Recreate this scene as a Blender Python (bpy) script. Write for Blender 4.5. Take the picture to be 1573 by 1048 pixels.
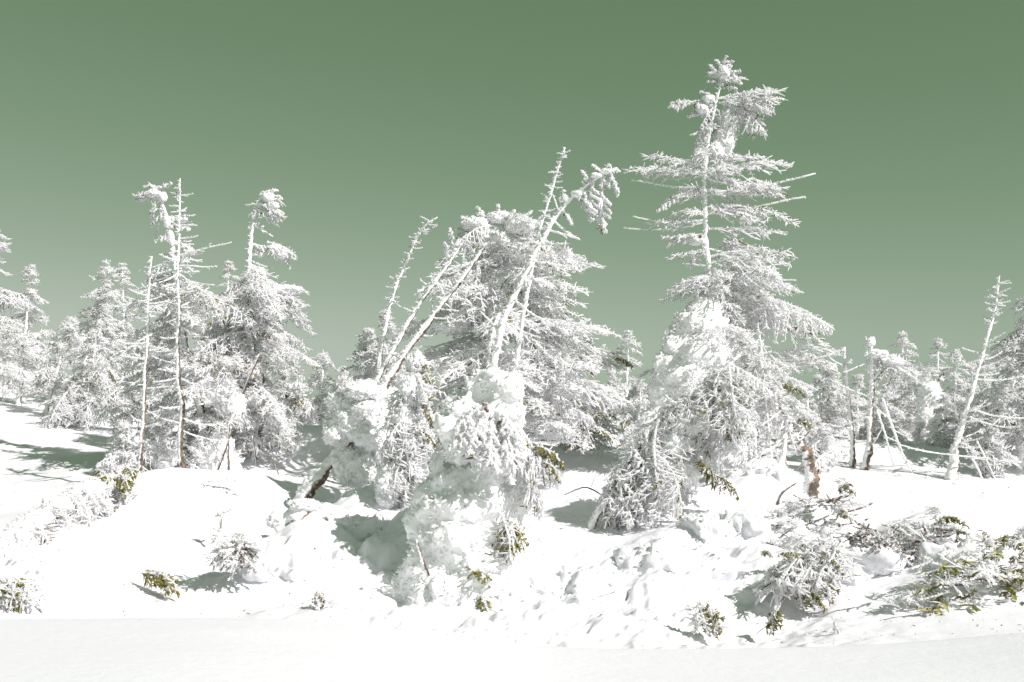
import bpy, bmesh, math
import numpy as np
from mathutils import Vector, Matrix

S = bpy.context.scene
for o in list(bpy.data.objects): bpy.data.objects.remove(o)

# ------------------------------------------------------------------ camera, sky, sun, exposure
W, H, F, HY, CZ = 1573.0, 1048.0, 1700.0, 620.0, 1.6     # photo size, focal length in photo pixels, horizon row, eye height
cam = bpy.data.cameras.new('camera'); cam_o = bpy.data.objects.new('camera', cam); S.collection.objects.link(cam_o)
cam.sensor_width = 36; cam.lens = 36*F/W; cam.shift_y = (HY-H/2)/W
cam.clip_start = .1; cam.clip_end = 3000
cam_o.location = (0, 0, CZ); cam_o.rotation_euler = (math.pi/2, 0, 0); S.camera = cam_o

SUN_AZ, SUN_EL = 126.0, 40.0                              # azimuth clockwise from the view direction
SKY_STRENGTH, SKY_GAIN, SKY_LIFT = .05, .56, .68
world = bpy.data.worlds.new('World'); S.world = world; world.use_nodes = True
nt = world.node_tree; nt.nodes.clear()
sky = nt.nodes.new('ShaderNodeTexSky'); sky.sky_type = 'NISHITA'; sky.sun_disc = False
sky.sun_elevation = math.radians(SUN_EL); sky.sun_rotation = math.radians(SUN_AZ)
sky.altitude = 1600; sky.air_density = 1.0; sky.dust_density = 2.4; sky.ozone_density = 1.0
bw = nt.nodes.new('ShaderNodeRGBToBW'); nt.links.new(sky.outputs[0], bw.inputs[0])
# the whole sky is toned green, paler and greyer where it is brighter
mr = nt.nodes.new('ShaderNodeMapRange'); mr.inputs['From Min'].default_value = 2.1; mr.inputs['From Max'].default_value = 6.4
nt.links.new(bw.outputs[0], mr.inputs['Value'])
mix = nt.nodes.new('ShaderNodeMix'); mix.data_type = 'RGBA'
mix.inputs['A'].default_value = (.63, 1, .60, 1); mix.inputs['B'].default_value = (.88, 1, .86, 1)
nt.links.new(mr.outputs['Result'], mix.inputs['Factor'])
mul = nt.nodes.new('ShaderNodeVectorMath'); mul.operation = 'SCALE'
gn = nt.nodes.new('ShaderNodeMath'); gn.operation = 'MULTIPLY_ADD'; nt.links.new(bw.outputs[0], gn.inputs[0])
gn.inputs[1].default_value = SKY_GAIN; gn.inputs[2].default_value = SKY_LIFT
nt.links.new(mix.outputs['Result'], mul.inputs[0]); nt.links.new(gn.outputs[0], mul.inputs['Scale'])
bg = nt.nodes.new('ShaderNodeBackground'); bg.inputs['Strength'].default_value = SKY_STRENGTH
out = nt.nodes.new('ShaderNodeOutputWorld')
nt.links.new(mul.outputs[0], bg.inputs['Color']); nt.links.new(bg.outputs[0], out.inputs['Surface'])

sun = bpy.data.lights.new('sun', 'SUN'); sun.energy = 2.25; sun.angle = math.radians(.5); sun.color = (1, .94, .95)
sun_o = bpy.data.objects.new('sun', sun); S.collection.objects.link(sun_o)
sd = Vector((math.sin(math.radians(SUN_AZ))*math.cos(math.radians(SUN_EL)),
             math.cos(math.radians(SUN_AZ))*math.cos(math.radians(SUN_EL)), math.sin(math.radians(SUN_EL))))
sun_o.rotation_euler = sd.to_track_quat('Z', 'Y').to_euler(); sun_o.location = sd*40
vs = S.view_settings; vs.view_transform = 'Standard'; vs.look = 'None'; vs.exposure = 1.305; vs.gamma = 1; vs.use_curve_mapping = False
S.cycles.max_bounces = 26; S.cycles.diffuse_bounces = 22; S.cycles.transmission_bounces = 16; S.cycles.use_denoising = True

# ------------------------------------------------------------------ helpers
C = S.collection
def P(px, py, D): return np.array(((px-W/2)/F*D, D, CZ+(HY-py)/F*D))
def hash01(i, j, k, s):
    n = (i.astype(np.int64)*374761393+j.astype(np.int64)*668265263+k.astype(np.int64)*2147483647+s*974711) & 0x7fffffff
    n = ((n ^ (n >> 13))*1274126177) & 0x7fffffff
    n = ((n ^ (n >> 15))*668265263) & 0x7fffffff
    return ((n ^ (n >> 16)) & 0xffff)/65535.0
def noise(p, s=0):                                        # value noise, -1..1
    p = np.asarray(p, float); i = np.floor(p).astype(np.int64); f = p-i; f = f*f*f*(f*(f*6-15)+10)
    r = 0
    for dx in (0, 1):
        wx = f[:, 0] if dx else 1-f[:, 0]
        for dy in (0, 1):
            wy = f[:, 1] if dy else 1-f[:, 1]
            for dz in (0, 1):
                wz = f[:, 2] if dz else 1-f[:, 2]
                r = r+wx*wy*wz*hash01(i[:, 0]+dx, i[:, 1]+dy, i[:, 2]+dz, s)
    return r*2-1
def fbm(p, oct=4, s=0, gain=.5, billow=False):
    p = np.asarray(p, float); a, t, r = 1., 0., 0.
    for o in range(oct):
        n = noise(p*(2.03**o)+o*17.3, s+o); r = r+a*(np.abs(n)*2-.7 if billow else n); t += a; a *= gain
    return r/t

class MB:
    """collects vertices and faces of ONE mesh"""
    def __init__(s): s.v, s.f3, s.f4, s.m3, s.m4, s.att, s.n = [], [], [], [], [], [], 0
    def add(s, v, f, mat=0, att=1.):
        v = np.asarray(v, float); f = np.asarray(f, np.int64)+s.n
        s.v.append(v); s.n += len(v); s.att.append(np.broadcast_to(np.asarray(att, float), (len(v),)))
        if f.shape[1] == 3: s.f3.append(f); s.m3.append(np.broadcast_to(mat, (len(f),)))
        else: s.f4.append(f); s.m4.append(np.broadcast_to(mat, (len(f),)))
    def tubes(s, Pt, R, sides=3, mat=0, jit=.18, rng=None, att=None, cap=True):
        Pt = np.asarray(Pt, float); N, K, _ = Pt.shape
        if N == 0: return
        R = np.broadcast_to(np.asarray(R, float), (N, K))
        T = np.gradient(Pt, axis=1); T /= np.linalg.norm(T, axis=2, keepdims=True)+1e-9
        m = T.mean(1, keepdims=True)
        ref = np.where(np.abs(m[..., 2:3]) < .85, np.array([0, 0, 1.]), np.array([1., 0, 0]))
        A = np.cross(T, np.broadcast_to(ref, T.shape)); A /= np.linalg.norm(A, axis=2, keepdims=True)+1e-9
        B = np.cross(T, A)
        an = np.arange(sides)/sides*2*np.pi
        off = (rng.random((N, 1))*6.28 if rng is not None else np.zeros((N, 1)))
        an = an[None, :]+off
        ca, sa = np.cos(an)[:, None, :, None], np.sin(an)[:, None, :, None]
        rr = R[:, :, None, None]*np.ones((N, K, sides, 1))
        if rng is not None and jit: rr = rr*(1+jit*(rng.random(rr.shape)*2-1))
        V = Pt[:, :, None, :]+rr*(ca*A[:, :, None, :]+sa*B[:, :, None, :])
        base = (np.arange(N)*K*sides)[:, None, None]
        k = (np.arange(K-1)*sides)[None, :, None]; q = np.arange(sides)[None, None, :]; q2 = (q+1) % sides
        f = np.stack([base+k+q, base+k+q2, base+k+sides+q2, base+k+sides+q], -1).reshape(-1, 4)
        mats = np.asarray(mat)
        fm = np.repeat(mats, (K-1)*sides) if mats.ndim else mats
        at = 1. if att is None else np.repeat(np.broadcast_to(att, (N, K)).reshape(-1), sides)
        n0 = s.n; s.add(V.reshape(-1, 3), f, fm, at)
        if cap:
            t = base[:, 0]+(K-1)*sides+np.arange(sides)[None, :]
            cm = mats if mats.ndim else mats
            if sides in (3, 4):
                ff = t+n0
                if sides == 3: s.f3.append(ff); s.m3.append(np.broadcast_to(cm, (N,)))
                else: s.f4.append(ff); s.m4.append(np.broadcast_to(cm, (N,)))
            else:                                         # a tip vertex closes the end
                tip = Pt[:, -1]+T[:, -1]*R[:, -1:]*.6
                ti = np.arange(N)[:, None]+s.n
                s.v.append(tip); s.att.append(np.ones(N) if att is None else np.broadcast_to(att, (N, K))[:, -1])
                s.n += N
                tt = np.roll(t, -1, 1)
                ff = np.stack([t+n0, tt+n0, np.broadcast_to(ti, t.shape)], -1).reshape(-1, 3)
                s.f3.append(ff); s.m3.append(np.repeat(np.broadcast_to(cm, (N,)), sides))
    def mesh(s, name, mats, smooth=True):
        me = bpy.data.meshes.new(name)
        v = np.concatenate(s.v); me.vertices.add(len(v)); me.vertices.foreach_set('co', v.ravel().astype(np.float32))
        f3 = np.concatenate(s.f3) if s.f3 else np.zeros((0, 3), np.int64); f4 = np.concatenate(s.f4) if s.f4 else np.zeros((0, 4), np.int64)
        m = np.concatenate(([np.concatenate(s.m3)] if s.m3 else [])+([np.concatenate(s.m4)] if s.m4 else []))
        L = np.concatenate([f3.ravel(), f4.ravel()]).astype(np.int32)
        me.loops.add(len(L)); me.loops.foreach_set('vertex_index', L)
        st = np.concatenate([np.arange(len(f3))*3, len(f3)*3+np.arange(len(f4))*4]).astype(np.int32)
        me.polygons.add(len(st)); me.polygons.foreach_set('loop_start', st)
        me.polygons.foreach_set('loop_total', np.concatenate([np.full(len(f3), 3), np.full(len(f4), 4)]).astype(np.int32))
        me.polygons.foreach_set('material_index', m.astype(np.int32))
        me.polygons.foreach_set('use_smooth', np.full(len(st), smooth))
        a = me.attributes.new('rime', 'FLOAT', 'POINT'); a.data.foreach_set('value', np.concatenate(s.att).astype(np.float32))
        for x in mats: me.materials.append(x)
        me.update(calc_edges=True); me.validate()
        return me

def link(name, data, parent=None, mat4=None):
    o = bpy.data.objects.new(name, data); C.objects.link(o)
    if parent is not None: o.parent = parent
    if mat4 is not None:
        if parent is not None: mat4 = Matrix.Translation(-parent.location) @ mat4
        o.matrix_basis = mat4
    return o
LABELS = set()
def tag(o, label, cat, group=None):
    n = len(label.split()); assert 4 <= n <= 16, label
    assert label not in LABELS or group, label
    LABELS.add(label); o['label'] = label; o['category'] = cat
    if group: o['group'] = group
    return o
def thing(name, label, cat, base, group=None):
    o = bpy.data.objects.new(name, None); C.objects.link(o); o.location = Vector(base); o.empty_display_size = .2
    return tag(o, label, cat, group)
def catmull(pts, n):
    pts = np.asarray(pts, float); K = len(pts)
    if K == 2:
        t = np.linspace(0, 1, n)[:, None]; return pts[0]*(1-t)+pts[1]*t
    e = np.vstack([2*pts[0]-pts[1], pts, 2*pts[-1]-pts[-2]])
    d = np.r_[0, np.cumsum(np.linalg.norm(np.diff(pts[:, :3], axis=0), axis=1))]; u = np.linspace(0, d[-1], n)
    i = np.clip(np.searchsorted(d, u, 'right')-1, 0, K-2); t = ((u-d[i])/(d[i+1]-d[i]+1e-9))[:, None]
    p0, p1, p2, p3 = e[i], e[i+1], e[i+2], e[i+3]
    return .5*(2*p1+(p2-p0)*t+(2*p0-5*p1+4*p2-p3)*t**2+(3*p1-p0-3*p2+p3)*t**3)

# ------------------------------------------------------------------ materials
def new_mat(name):
    m = bpy.data.materials.new(name); m.use_nodes = True
    n = m.node_tree; b = n.nodes['Principled BSDF']; b.inputs['Specular IOR Level'].default_value = .25
    return m, n, b
def nd(n, typ, **kw):
    x = n.nodes.new(typ)
    for k, v in kw.items():
        if k in x.inputs: x.inputs[k].default_value = v
        else: setattr(x, k, v)
    return x
def bump(n, b, scale, strength, dist, detail=5, extra=None):
    tc = nd(n, 'ShaderNodeNewGeometry')
    no = nd(n, 'ShaderNodeTexNoise', Scale=scale, Detail=detail, Roughness=.6)
    n.links.new(tc.outputs['Position'], no.inputs['Vector'])
    bp = nd(n, 'ShaderNodeBump', Strength=strength, Distance=dist); n.links.new(no.outputs['Fac'], bp.inputs['Height'])
    n.links.new(bp.outputs[0], b.inputs['Normal']); return no
SNOW = (.965, .968, .974, 1)
def mat_snow(name, scale, strength, dist, rough=.55, col=SNOW):
    m, n, b = new_mat(name)
    b.inputs['Base Color'].default_value = col; b.inputs['Roughness'].default_value = rough
    bump(n, b, scale, strength, dist); return m
M_GROUND = mat_snow('snow_ground', 11, .2, .035, col=(.80, .80, .83, 1))
M_SNOW = mat_snow('snow_packed', 30, .6, .03)
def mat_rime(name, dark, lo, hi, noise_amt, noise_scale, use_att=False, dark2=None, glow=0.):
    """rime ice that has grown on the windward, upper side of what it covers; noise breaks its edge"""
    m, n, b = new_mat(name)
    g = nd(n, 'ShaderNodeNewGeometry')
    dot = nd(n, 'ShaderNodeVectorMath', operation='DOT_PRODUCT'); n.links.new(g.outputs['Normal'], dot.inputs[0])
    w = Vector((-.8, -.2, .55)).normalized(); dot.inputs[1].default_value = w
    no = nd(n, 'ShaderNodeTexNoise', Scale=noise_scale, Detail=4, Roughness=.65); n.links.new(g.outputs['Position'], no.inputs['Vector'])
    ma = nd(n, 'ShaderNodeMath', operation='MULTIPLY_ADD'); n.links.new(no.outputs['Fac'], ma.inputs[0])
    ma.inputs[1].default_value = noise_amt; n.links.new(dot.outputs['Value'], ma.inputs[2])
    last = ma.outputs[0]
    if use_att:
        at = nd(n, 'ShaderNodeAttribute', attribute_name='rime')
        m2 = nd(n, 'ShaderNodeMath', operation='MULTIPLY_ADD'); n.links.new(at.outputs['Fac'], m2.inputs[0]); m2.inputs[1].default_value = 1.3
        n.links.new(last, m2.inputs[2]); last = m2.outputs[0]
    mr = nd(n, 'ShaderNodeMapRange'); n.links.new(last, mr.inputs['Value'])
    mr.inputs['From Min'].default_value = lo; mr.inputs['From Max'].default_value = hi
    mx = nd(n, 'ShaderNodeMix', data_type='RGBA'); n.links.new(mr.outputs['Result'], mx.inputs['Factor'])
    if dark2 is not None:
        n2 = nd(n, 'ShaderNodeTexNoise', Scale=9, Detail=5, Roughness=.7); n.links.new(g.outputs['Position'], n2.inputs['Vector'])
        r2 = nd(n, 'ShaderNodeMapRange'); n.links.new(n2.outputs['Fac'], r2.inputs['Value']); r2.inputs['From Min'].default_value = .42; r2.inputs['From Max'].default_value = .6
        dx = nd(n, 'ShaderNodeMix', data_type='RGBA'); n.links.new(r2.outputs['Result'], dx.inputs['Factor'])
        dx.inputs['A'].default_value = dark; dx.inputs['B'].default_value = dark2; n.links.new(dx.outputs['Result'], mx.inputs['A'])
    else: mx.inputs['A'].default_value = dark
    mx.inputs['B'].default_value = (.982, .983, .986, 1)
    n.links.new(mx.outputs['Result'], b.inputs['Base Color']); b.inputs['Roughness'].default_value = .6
    if glow:                                              # thin rime lets light through
        tr = nd(n, 'ShaderNodeBsdfTranslucent'); n.links.new(mx.outputs['Result'], tr.inputs['Color'])
        ms = nd(n, 'ShaderNodeMixShader'); ms.inputs[0].default_value = glow
        n.links.new(b.outputs[0], ms.inputs[1]); n.links.new(tr.outputs[0], ms.inputs[2])
        n.links.new(ms.outputs[0], n.nodes['Material Output'].inputs['Surface'])
    return m, n, b
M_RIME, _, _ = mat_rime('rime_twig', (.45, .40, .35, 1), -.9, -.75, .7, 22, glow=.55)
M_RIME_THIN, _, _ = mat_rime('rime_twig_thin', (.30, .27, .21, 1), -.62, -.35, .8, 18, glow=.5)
M_TRUNK, n_, b_ = mat_rime('rimed_bark', (.085, .072, .06, 1), 1.1, 1.45, 1.8, 15, True, (.27, .185, .125, 1)); bump(n_, b_, 40, .7, .02)
M_GREEN, n_, b_ = new_mat('fir_needles'); b_.inputs['Roughness'].default_value = .6
def vary(n, b, c1, c2, scale):
    g = nd(n, 'ShaderNodeNewGeometry'); no = nd(n, 'ShaderNodeTexNoise', Scale=scale, Detail=3); n.links.new(g.outputs['Position'], no.inputs['Vector'])
    mr = nd(n, 'ShaderNodeMapRange'); n.links.new(no.outputs['Fac'], mr.inputs['Value']); mr.inputs['From Min'].default_value = .35; mr.inputs['From Max'].default_value = .65
    mx = nd(n, 'ShaderNodeMix', data_type='RGBA'); n.links.new(mr.outputs['Result'], mx.inputs['Factor'])
    mx.inputs['A'].default_value = c1; mx.inputs['B'].default_value = c2; n.links.new(mx.outputs['Result'], b.inputs['Base Color'])
vary(n_, b_, (.125, .13, .022, 1), (.25, .215, .045, 1), 7)
M_BARK, n_, b_ = new_mat('dry_twig'); b_.inputs['Roughness'].default_value = .8
vary(n_, b_, (.12, .085, .065, 1), (.22, .16, .12, 1), 12)
M_LEAF, n_, b_ = new_mat('broad_leaf'); b_.inputs['Roughness'].default_value = .4
vary(n_, b_, (.20, .215, .055, 1), (.40, .38, .13, 1), 5)
# ------------------------------------------------------------------ snow ground
GPX = np.array([-400, 0, 200, 400, 600, 800, 1000, 1200, 1400, 1573, 2000.])
GROWS = {  # distance: photo row at which the snow surface lies there, for each column of GPX
 8.6: [990, 990, 1005, 1020, 1030, 1040, 1045, 1040, 1030, 1000, 1000],
 9.3: [950, 955, 970, 985, 1000, 1008, 1015, 1012, 1000, 975, 970],
 10.: [925, 925, 938, 948, 962, 975, 988, 988, 975, 948, 945],
 11.: [890, 890, 905, 915, 925, 935, 952, 955, 930, 905, 900],
 12.5: [840, 840, 850, 862, 872, 876, 880, 878, 868, 850, 845],
 14.: [795, 795, 795, 800, 818, 818, 815, 812, 812, 800, 795],
 16.: [750, 752, 738, 745, 762, 758, 752, 752, 760, 760, 760],
 18.: [708, 714, 718, 714, 718, 718, 720, 722, 730, 735, 735],
 20.: [664, 674, 695, 692, 692, 690, 695, 700, 705, 708, 708],
 24.: [608, 620, 660, 665, 668, 668, 672, 672, 672, 672, 672],
 30.: [572, 584, 630, 645, 648, 650, 652, 652, 650, 650, 650],
 36.: [548, 560, 605, 630, 636, 640, 640, 640, 640, 638, 638],
 45.: [545, 557, 602, 628, 634, 638, 638, 638, 638, 636, 636],
 60.: [600, 610, 640, 655, 660, 660, 660, 660, 660, 655, 655]}
_gd = np.array(sorted(GROWS)); _gz = np.array([[CZ-(y-HY)/F*d for y in GROWS[d]] for d in _gd])
_up = np.linspace(-400, 2000, 121); _ud = np.linspace(math.log(8.6), math.log(60), 161)
_t = np.array([np.interp(_up, GPX, r) for r in _gz]); _t = np.array([np.interp(_ud, np.log(_gd), _t[:, j]) for j in range(len(_up))]).T
def _blur(a, ax, r):
    k = np.exp(-.5*(np.arange(-3*r, 3*r+1)/r)**2); k /= k.sum(); pad = [(0, 0), (0, 0)]; pad[ax] = (3*r, 3*r)
    b = np.pad(a, pad, 'edge'); return np.apply_along_axis(lambda v: np.convolve(v, k, 'valid'), ax, b)
_t = _blur(_blur(_t, 0, 4), 1, 4)
LIP = ([-200, 0, 430, 560, 700, 830, 1000, 1250, 1400, 1573, 1800], [938, 938, 935, 945, 962, 979, 983, 980, 971, 954, 950])
_lx = np.linspace(-600, 2200, 281); _ly = np.interp(_lx, *LIP); _ly = np.convolve(np.pad(_ly, 15, 'edge'), np.hanning(31)/np.hanning(31).sum(), 'valid'); LIP = (_lx, _ly)
#          px   D    height rx  ry (metres)
MOUNDS = [(30, 10.6, .35, .7, .7), (95, 10.3, .18, .5, .5), (110, 12.2, .38, 1.1, .9), (210, 14.0, .36, 1.0, .8), (300, 14.6, .25, 1.1, .7), (400, 14.8, .22, .9, .7), (330, 12.9, .22, .8, .6),
          (470, 12.5, .42, .45, .5), (420, 11.5, .18, .5, .4), (545, 13.4, .42, .6, .5), (600, 14.0, .46, .65, .5), (650, 12.7, .35, .5, .5), (620, 11.3, -.18, .6, .5), (350, 10.6, -.12, .55, .4), (560, 15.2, .25, .7, .5),
          (730, 11.6, .14, .9, .6), (820, 12.0, .2, .5, .5), (710, 13.2, .5, .8, .7), (830, 13.4, .16, .6, .5), (850, 12.2, -.12, .5, .5), (945, 11.9, .24, .4, .35), (1040, 11.5, .22, .55, .4), (1010, 12.9, .16, .6, .4), (1100, 13.2, .34, .75, .5),
          (1150, 12.1, .2, .5, .45), (1190, 14.7, .42, .6, .45), (1060, 14.6, .35, .9, .6), (1255, 13.6, .34, .7, .5), (1135, 15.6, .3, .6, .5), (1330, 12.2, .22, .7, .5), (1450, 12.9, .42, .8, .6), (1520, 11.3, .26, .9, .6), (1000, 10.5, .14, .4, .3), (900, 10.6, .12, .4, .3),
          (1180, 10.6, -.12, .45, .4), (905, 17.2, .16, 1.1, .7), (1320, 20, .3, 1.2, .9), (340, 18.5, .35, 1.8, .8), (460, 19, .25, 1.2, .8), (760, 18.5, .35, 1.6, .8), (1060, 18.5, .3, 1.4, .8), (1480, 19.5, .2, 1.4, .8), (560, 19, .3, 1.2, .8)]
def rough_mask(px, D):
    a = np.exp(-(np.abs(px-880)/400)**3)*np.exp(-((D-11.0)/1.7)**2)
    b = .6*np.exp(-((px-60)/110)**2)*np.exp(-((D-10.3)/1.2)**2)+.55*np.exp(-((px-520)/130)**2)*np.exp(-((D-12.3)/1.3)**2)+.5*np.exp(-((px-1250)/150)**2)*np.exp(-((D-13.2)/1.2)**2)
    c = .3*np.exp(-((D-16.2)/2.2)**2)*np.exp(-((px-820)/620)**4)
    e = .16*np.exp(-((px-280)/190)**2)*np.exp(-((D-12.6)/1.8)**2)
    return np.clip(a+b+c+e, 0, 1)
def ground_z(X, Y, detail=True):
    X = np.asarray(X, float).ravel(); Y = np.asarray(Y, float).ravel()
    D = np.clip(Y, 8.6, 60); px = X/np.clip(Y, 3, 1e9)*F+W/2
    a = np.clip((px+400)/20, 0, 119.999); b = np.clip((np.log(D)-_ud[0])/(_ud[1]-_ud[0]), 0, 159.999)
    i, j = a.astype(int), b.astype(int); u, v = a-i, b-j
    z = _t[j, i]*(1-u)*(1-v)+_t[j, i+1]*u*(1-v)+_t[j+1, i]*(1-u)*v+_t[j+1, i+1]*u*v
    z = np.where(Y > 60, z-(Y-60)*.03, z)
    for (mx, md, h, rx, ry) in MOUNDS:
        c = P(mx, 600, md); z = z+h*np.exp(-((X-c[0])/rx)**2-((Y-c[1])/ry)**2)
    p3 = np.stack([X, Y, 0*X], 1)
    if detail:
        rm = rough_mask(px, D)
        near = np.exp(-np.clip(Y-20, 0, 99)/8)
        z = z+near*.05*fbm(p3*.9, 3, 5)+near*.012*fbm(p3*3.1, 3, 8)
        w1 = .35*np.stack([fbm(p3*1.3+k*11, 2, 60+k) for k in range(3)], 1); w1[:, 2] = 0
        lum = fbm(p3*2.2+w1, 4, 21, .5)
        z = z+rm*(.26*fbm(p3*1.0, 2, 77)+.22*np.clip(lum+.15, 0, 1)+.10*np.clip(fbm(p3*5.5+w1*2, 3, 33, .5)+.1, 0, 1)+.035*fbm(p3*13, 2, 55))
    dpx = X/8.0*F+W/2; zl = CZ-(np.interp(dpx, *LIP)-HY)/F*8.0
    dr = zl-.55*np.clip(Y-7.5, 0, 9)**2/(1+.25*np.clip(Y-7.5, 0, 9))+.012*fbm(p3*np.array([.6, 1.4, 1]), 3, 41)*(detail)
    dr = np.where(Y < 7.5, zl+.012*fbm(p3*np.array([.6, 1.4, 1]), 3, 41)*detail, dr)
    dr = dr+.075*np.clip(7.9-np.clip(Y, 3, 9), 0, 9)
    k = .02
    return k*np.logaddexp(z/k, dr/k)
def build_ground():
    yr = np.concatenate([np.linspace(-15, 6, 12, False), np.linspace(6, 8.6, 90, False), np.linspace(8.6, 15.5, 300, False), np.linspace(15.5, 25, 170, False),
                         np.linspace(25, 50, 90, False), np.geomspace(50, 900, 34)])
    s = np.linspace(-1, 1, 561); s = s*(.5+.5*s*s)
    X = s[None, :]*(4+.62*np.clip(yr, 0, 1e9)+2*np.clip(yr-45, 0, 1e9))[:, None]; Y = np.broadcast_to(yr[:, None], X.shape)
    z = ground_z(X, Y); R, Q = X.shape
    idx = np.arange(R*Q).reshape(R, Q)
    f = np.stack([idx[:-1, :-1], idx[:-1, 1:], idx[1:, 1:], idx[1:, :-1]], -1).reshape(-1, 4)
    mb = MB(); mb.add(np.stack([X.ravel(), Y.ravel(), z], 1), f)
    o = link('snow_ground', mb.mesh('snow_ground', [M_GROUND])); o['kind'] = 'structure'
build_ground()
def gz(x, y): return float(ground_z([x], [y])[0])
def G(px, D):                                             # point on the snow
    p = P(px, 600, D); return np.array((p[0], p[1], gz(p[0], p[1])))

# bits of rime and needles that have dropped on the snow
def build_litter():
    r = np.random.default_rng(77); n = 900; px = r.uniform(-20, 1590, n); D = 9.4+9*r.random(n)**1.3; X = (px-W/2)/F*D; z = ground_z(X, D)
    d = unit_(r.normal(size=(n, 3))*np.array([1, 1, .35])); l = (.008+.035*r.random((n, 1, 1))**3); b = np.stack([X, D, z+.004], 1)
    mb = MB(); m = np.where(r.random(n) < .3, 1, 0)
    mb.tubes(b[:, None]+d[:, None]*l*np.linspace(-1, 1, 3)[None, :, None], (.003+.010*r.random((n, 1))**2)*np.where(m, .5, 1)[:, None]*np.array([[.6, 1, .6]]), 4, m, .4, r)
    o = link('snow_litter', mb.mesh('snow_litter', [M_RIME, M_BARK])); o['kind'] = 'stuff'; o['label'] = 'fallen bits of rime and needles strewn over the snow'; o['category'] = 'litter'
def unit_(v): return v/(np.linalg.norm(v, axis=-1, keepdims=True)+1e-9)
build_litter()
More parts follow.
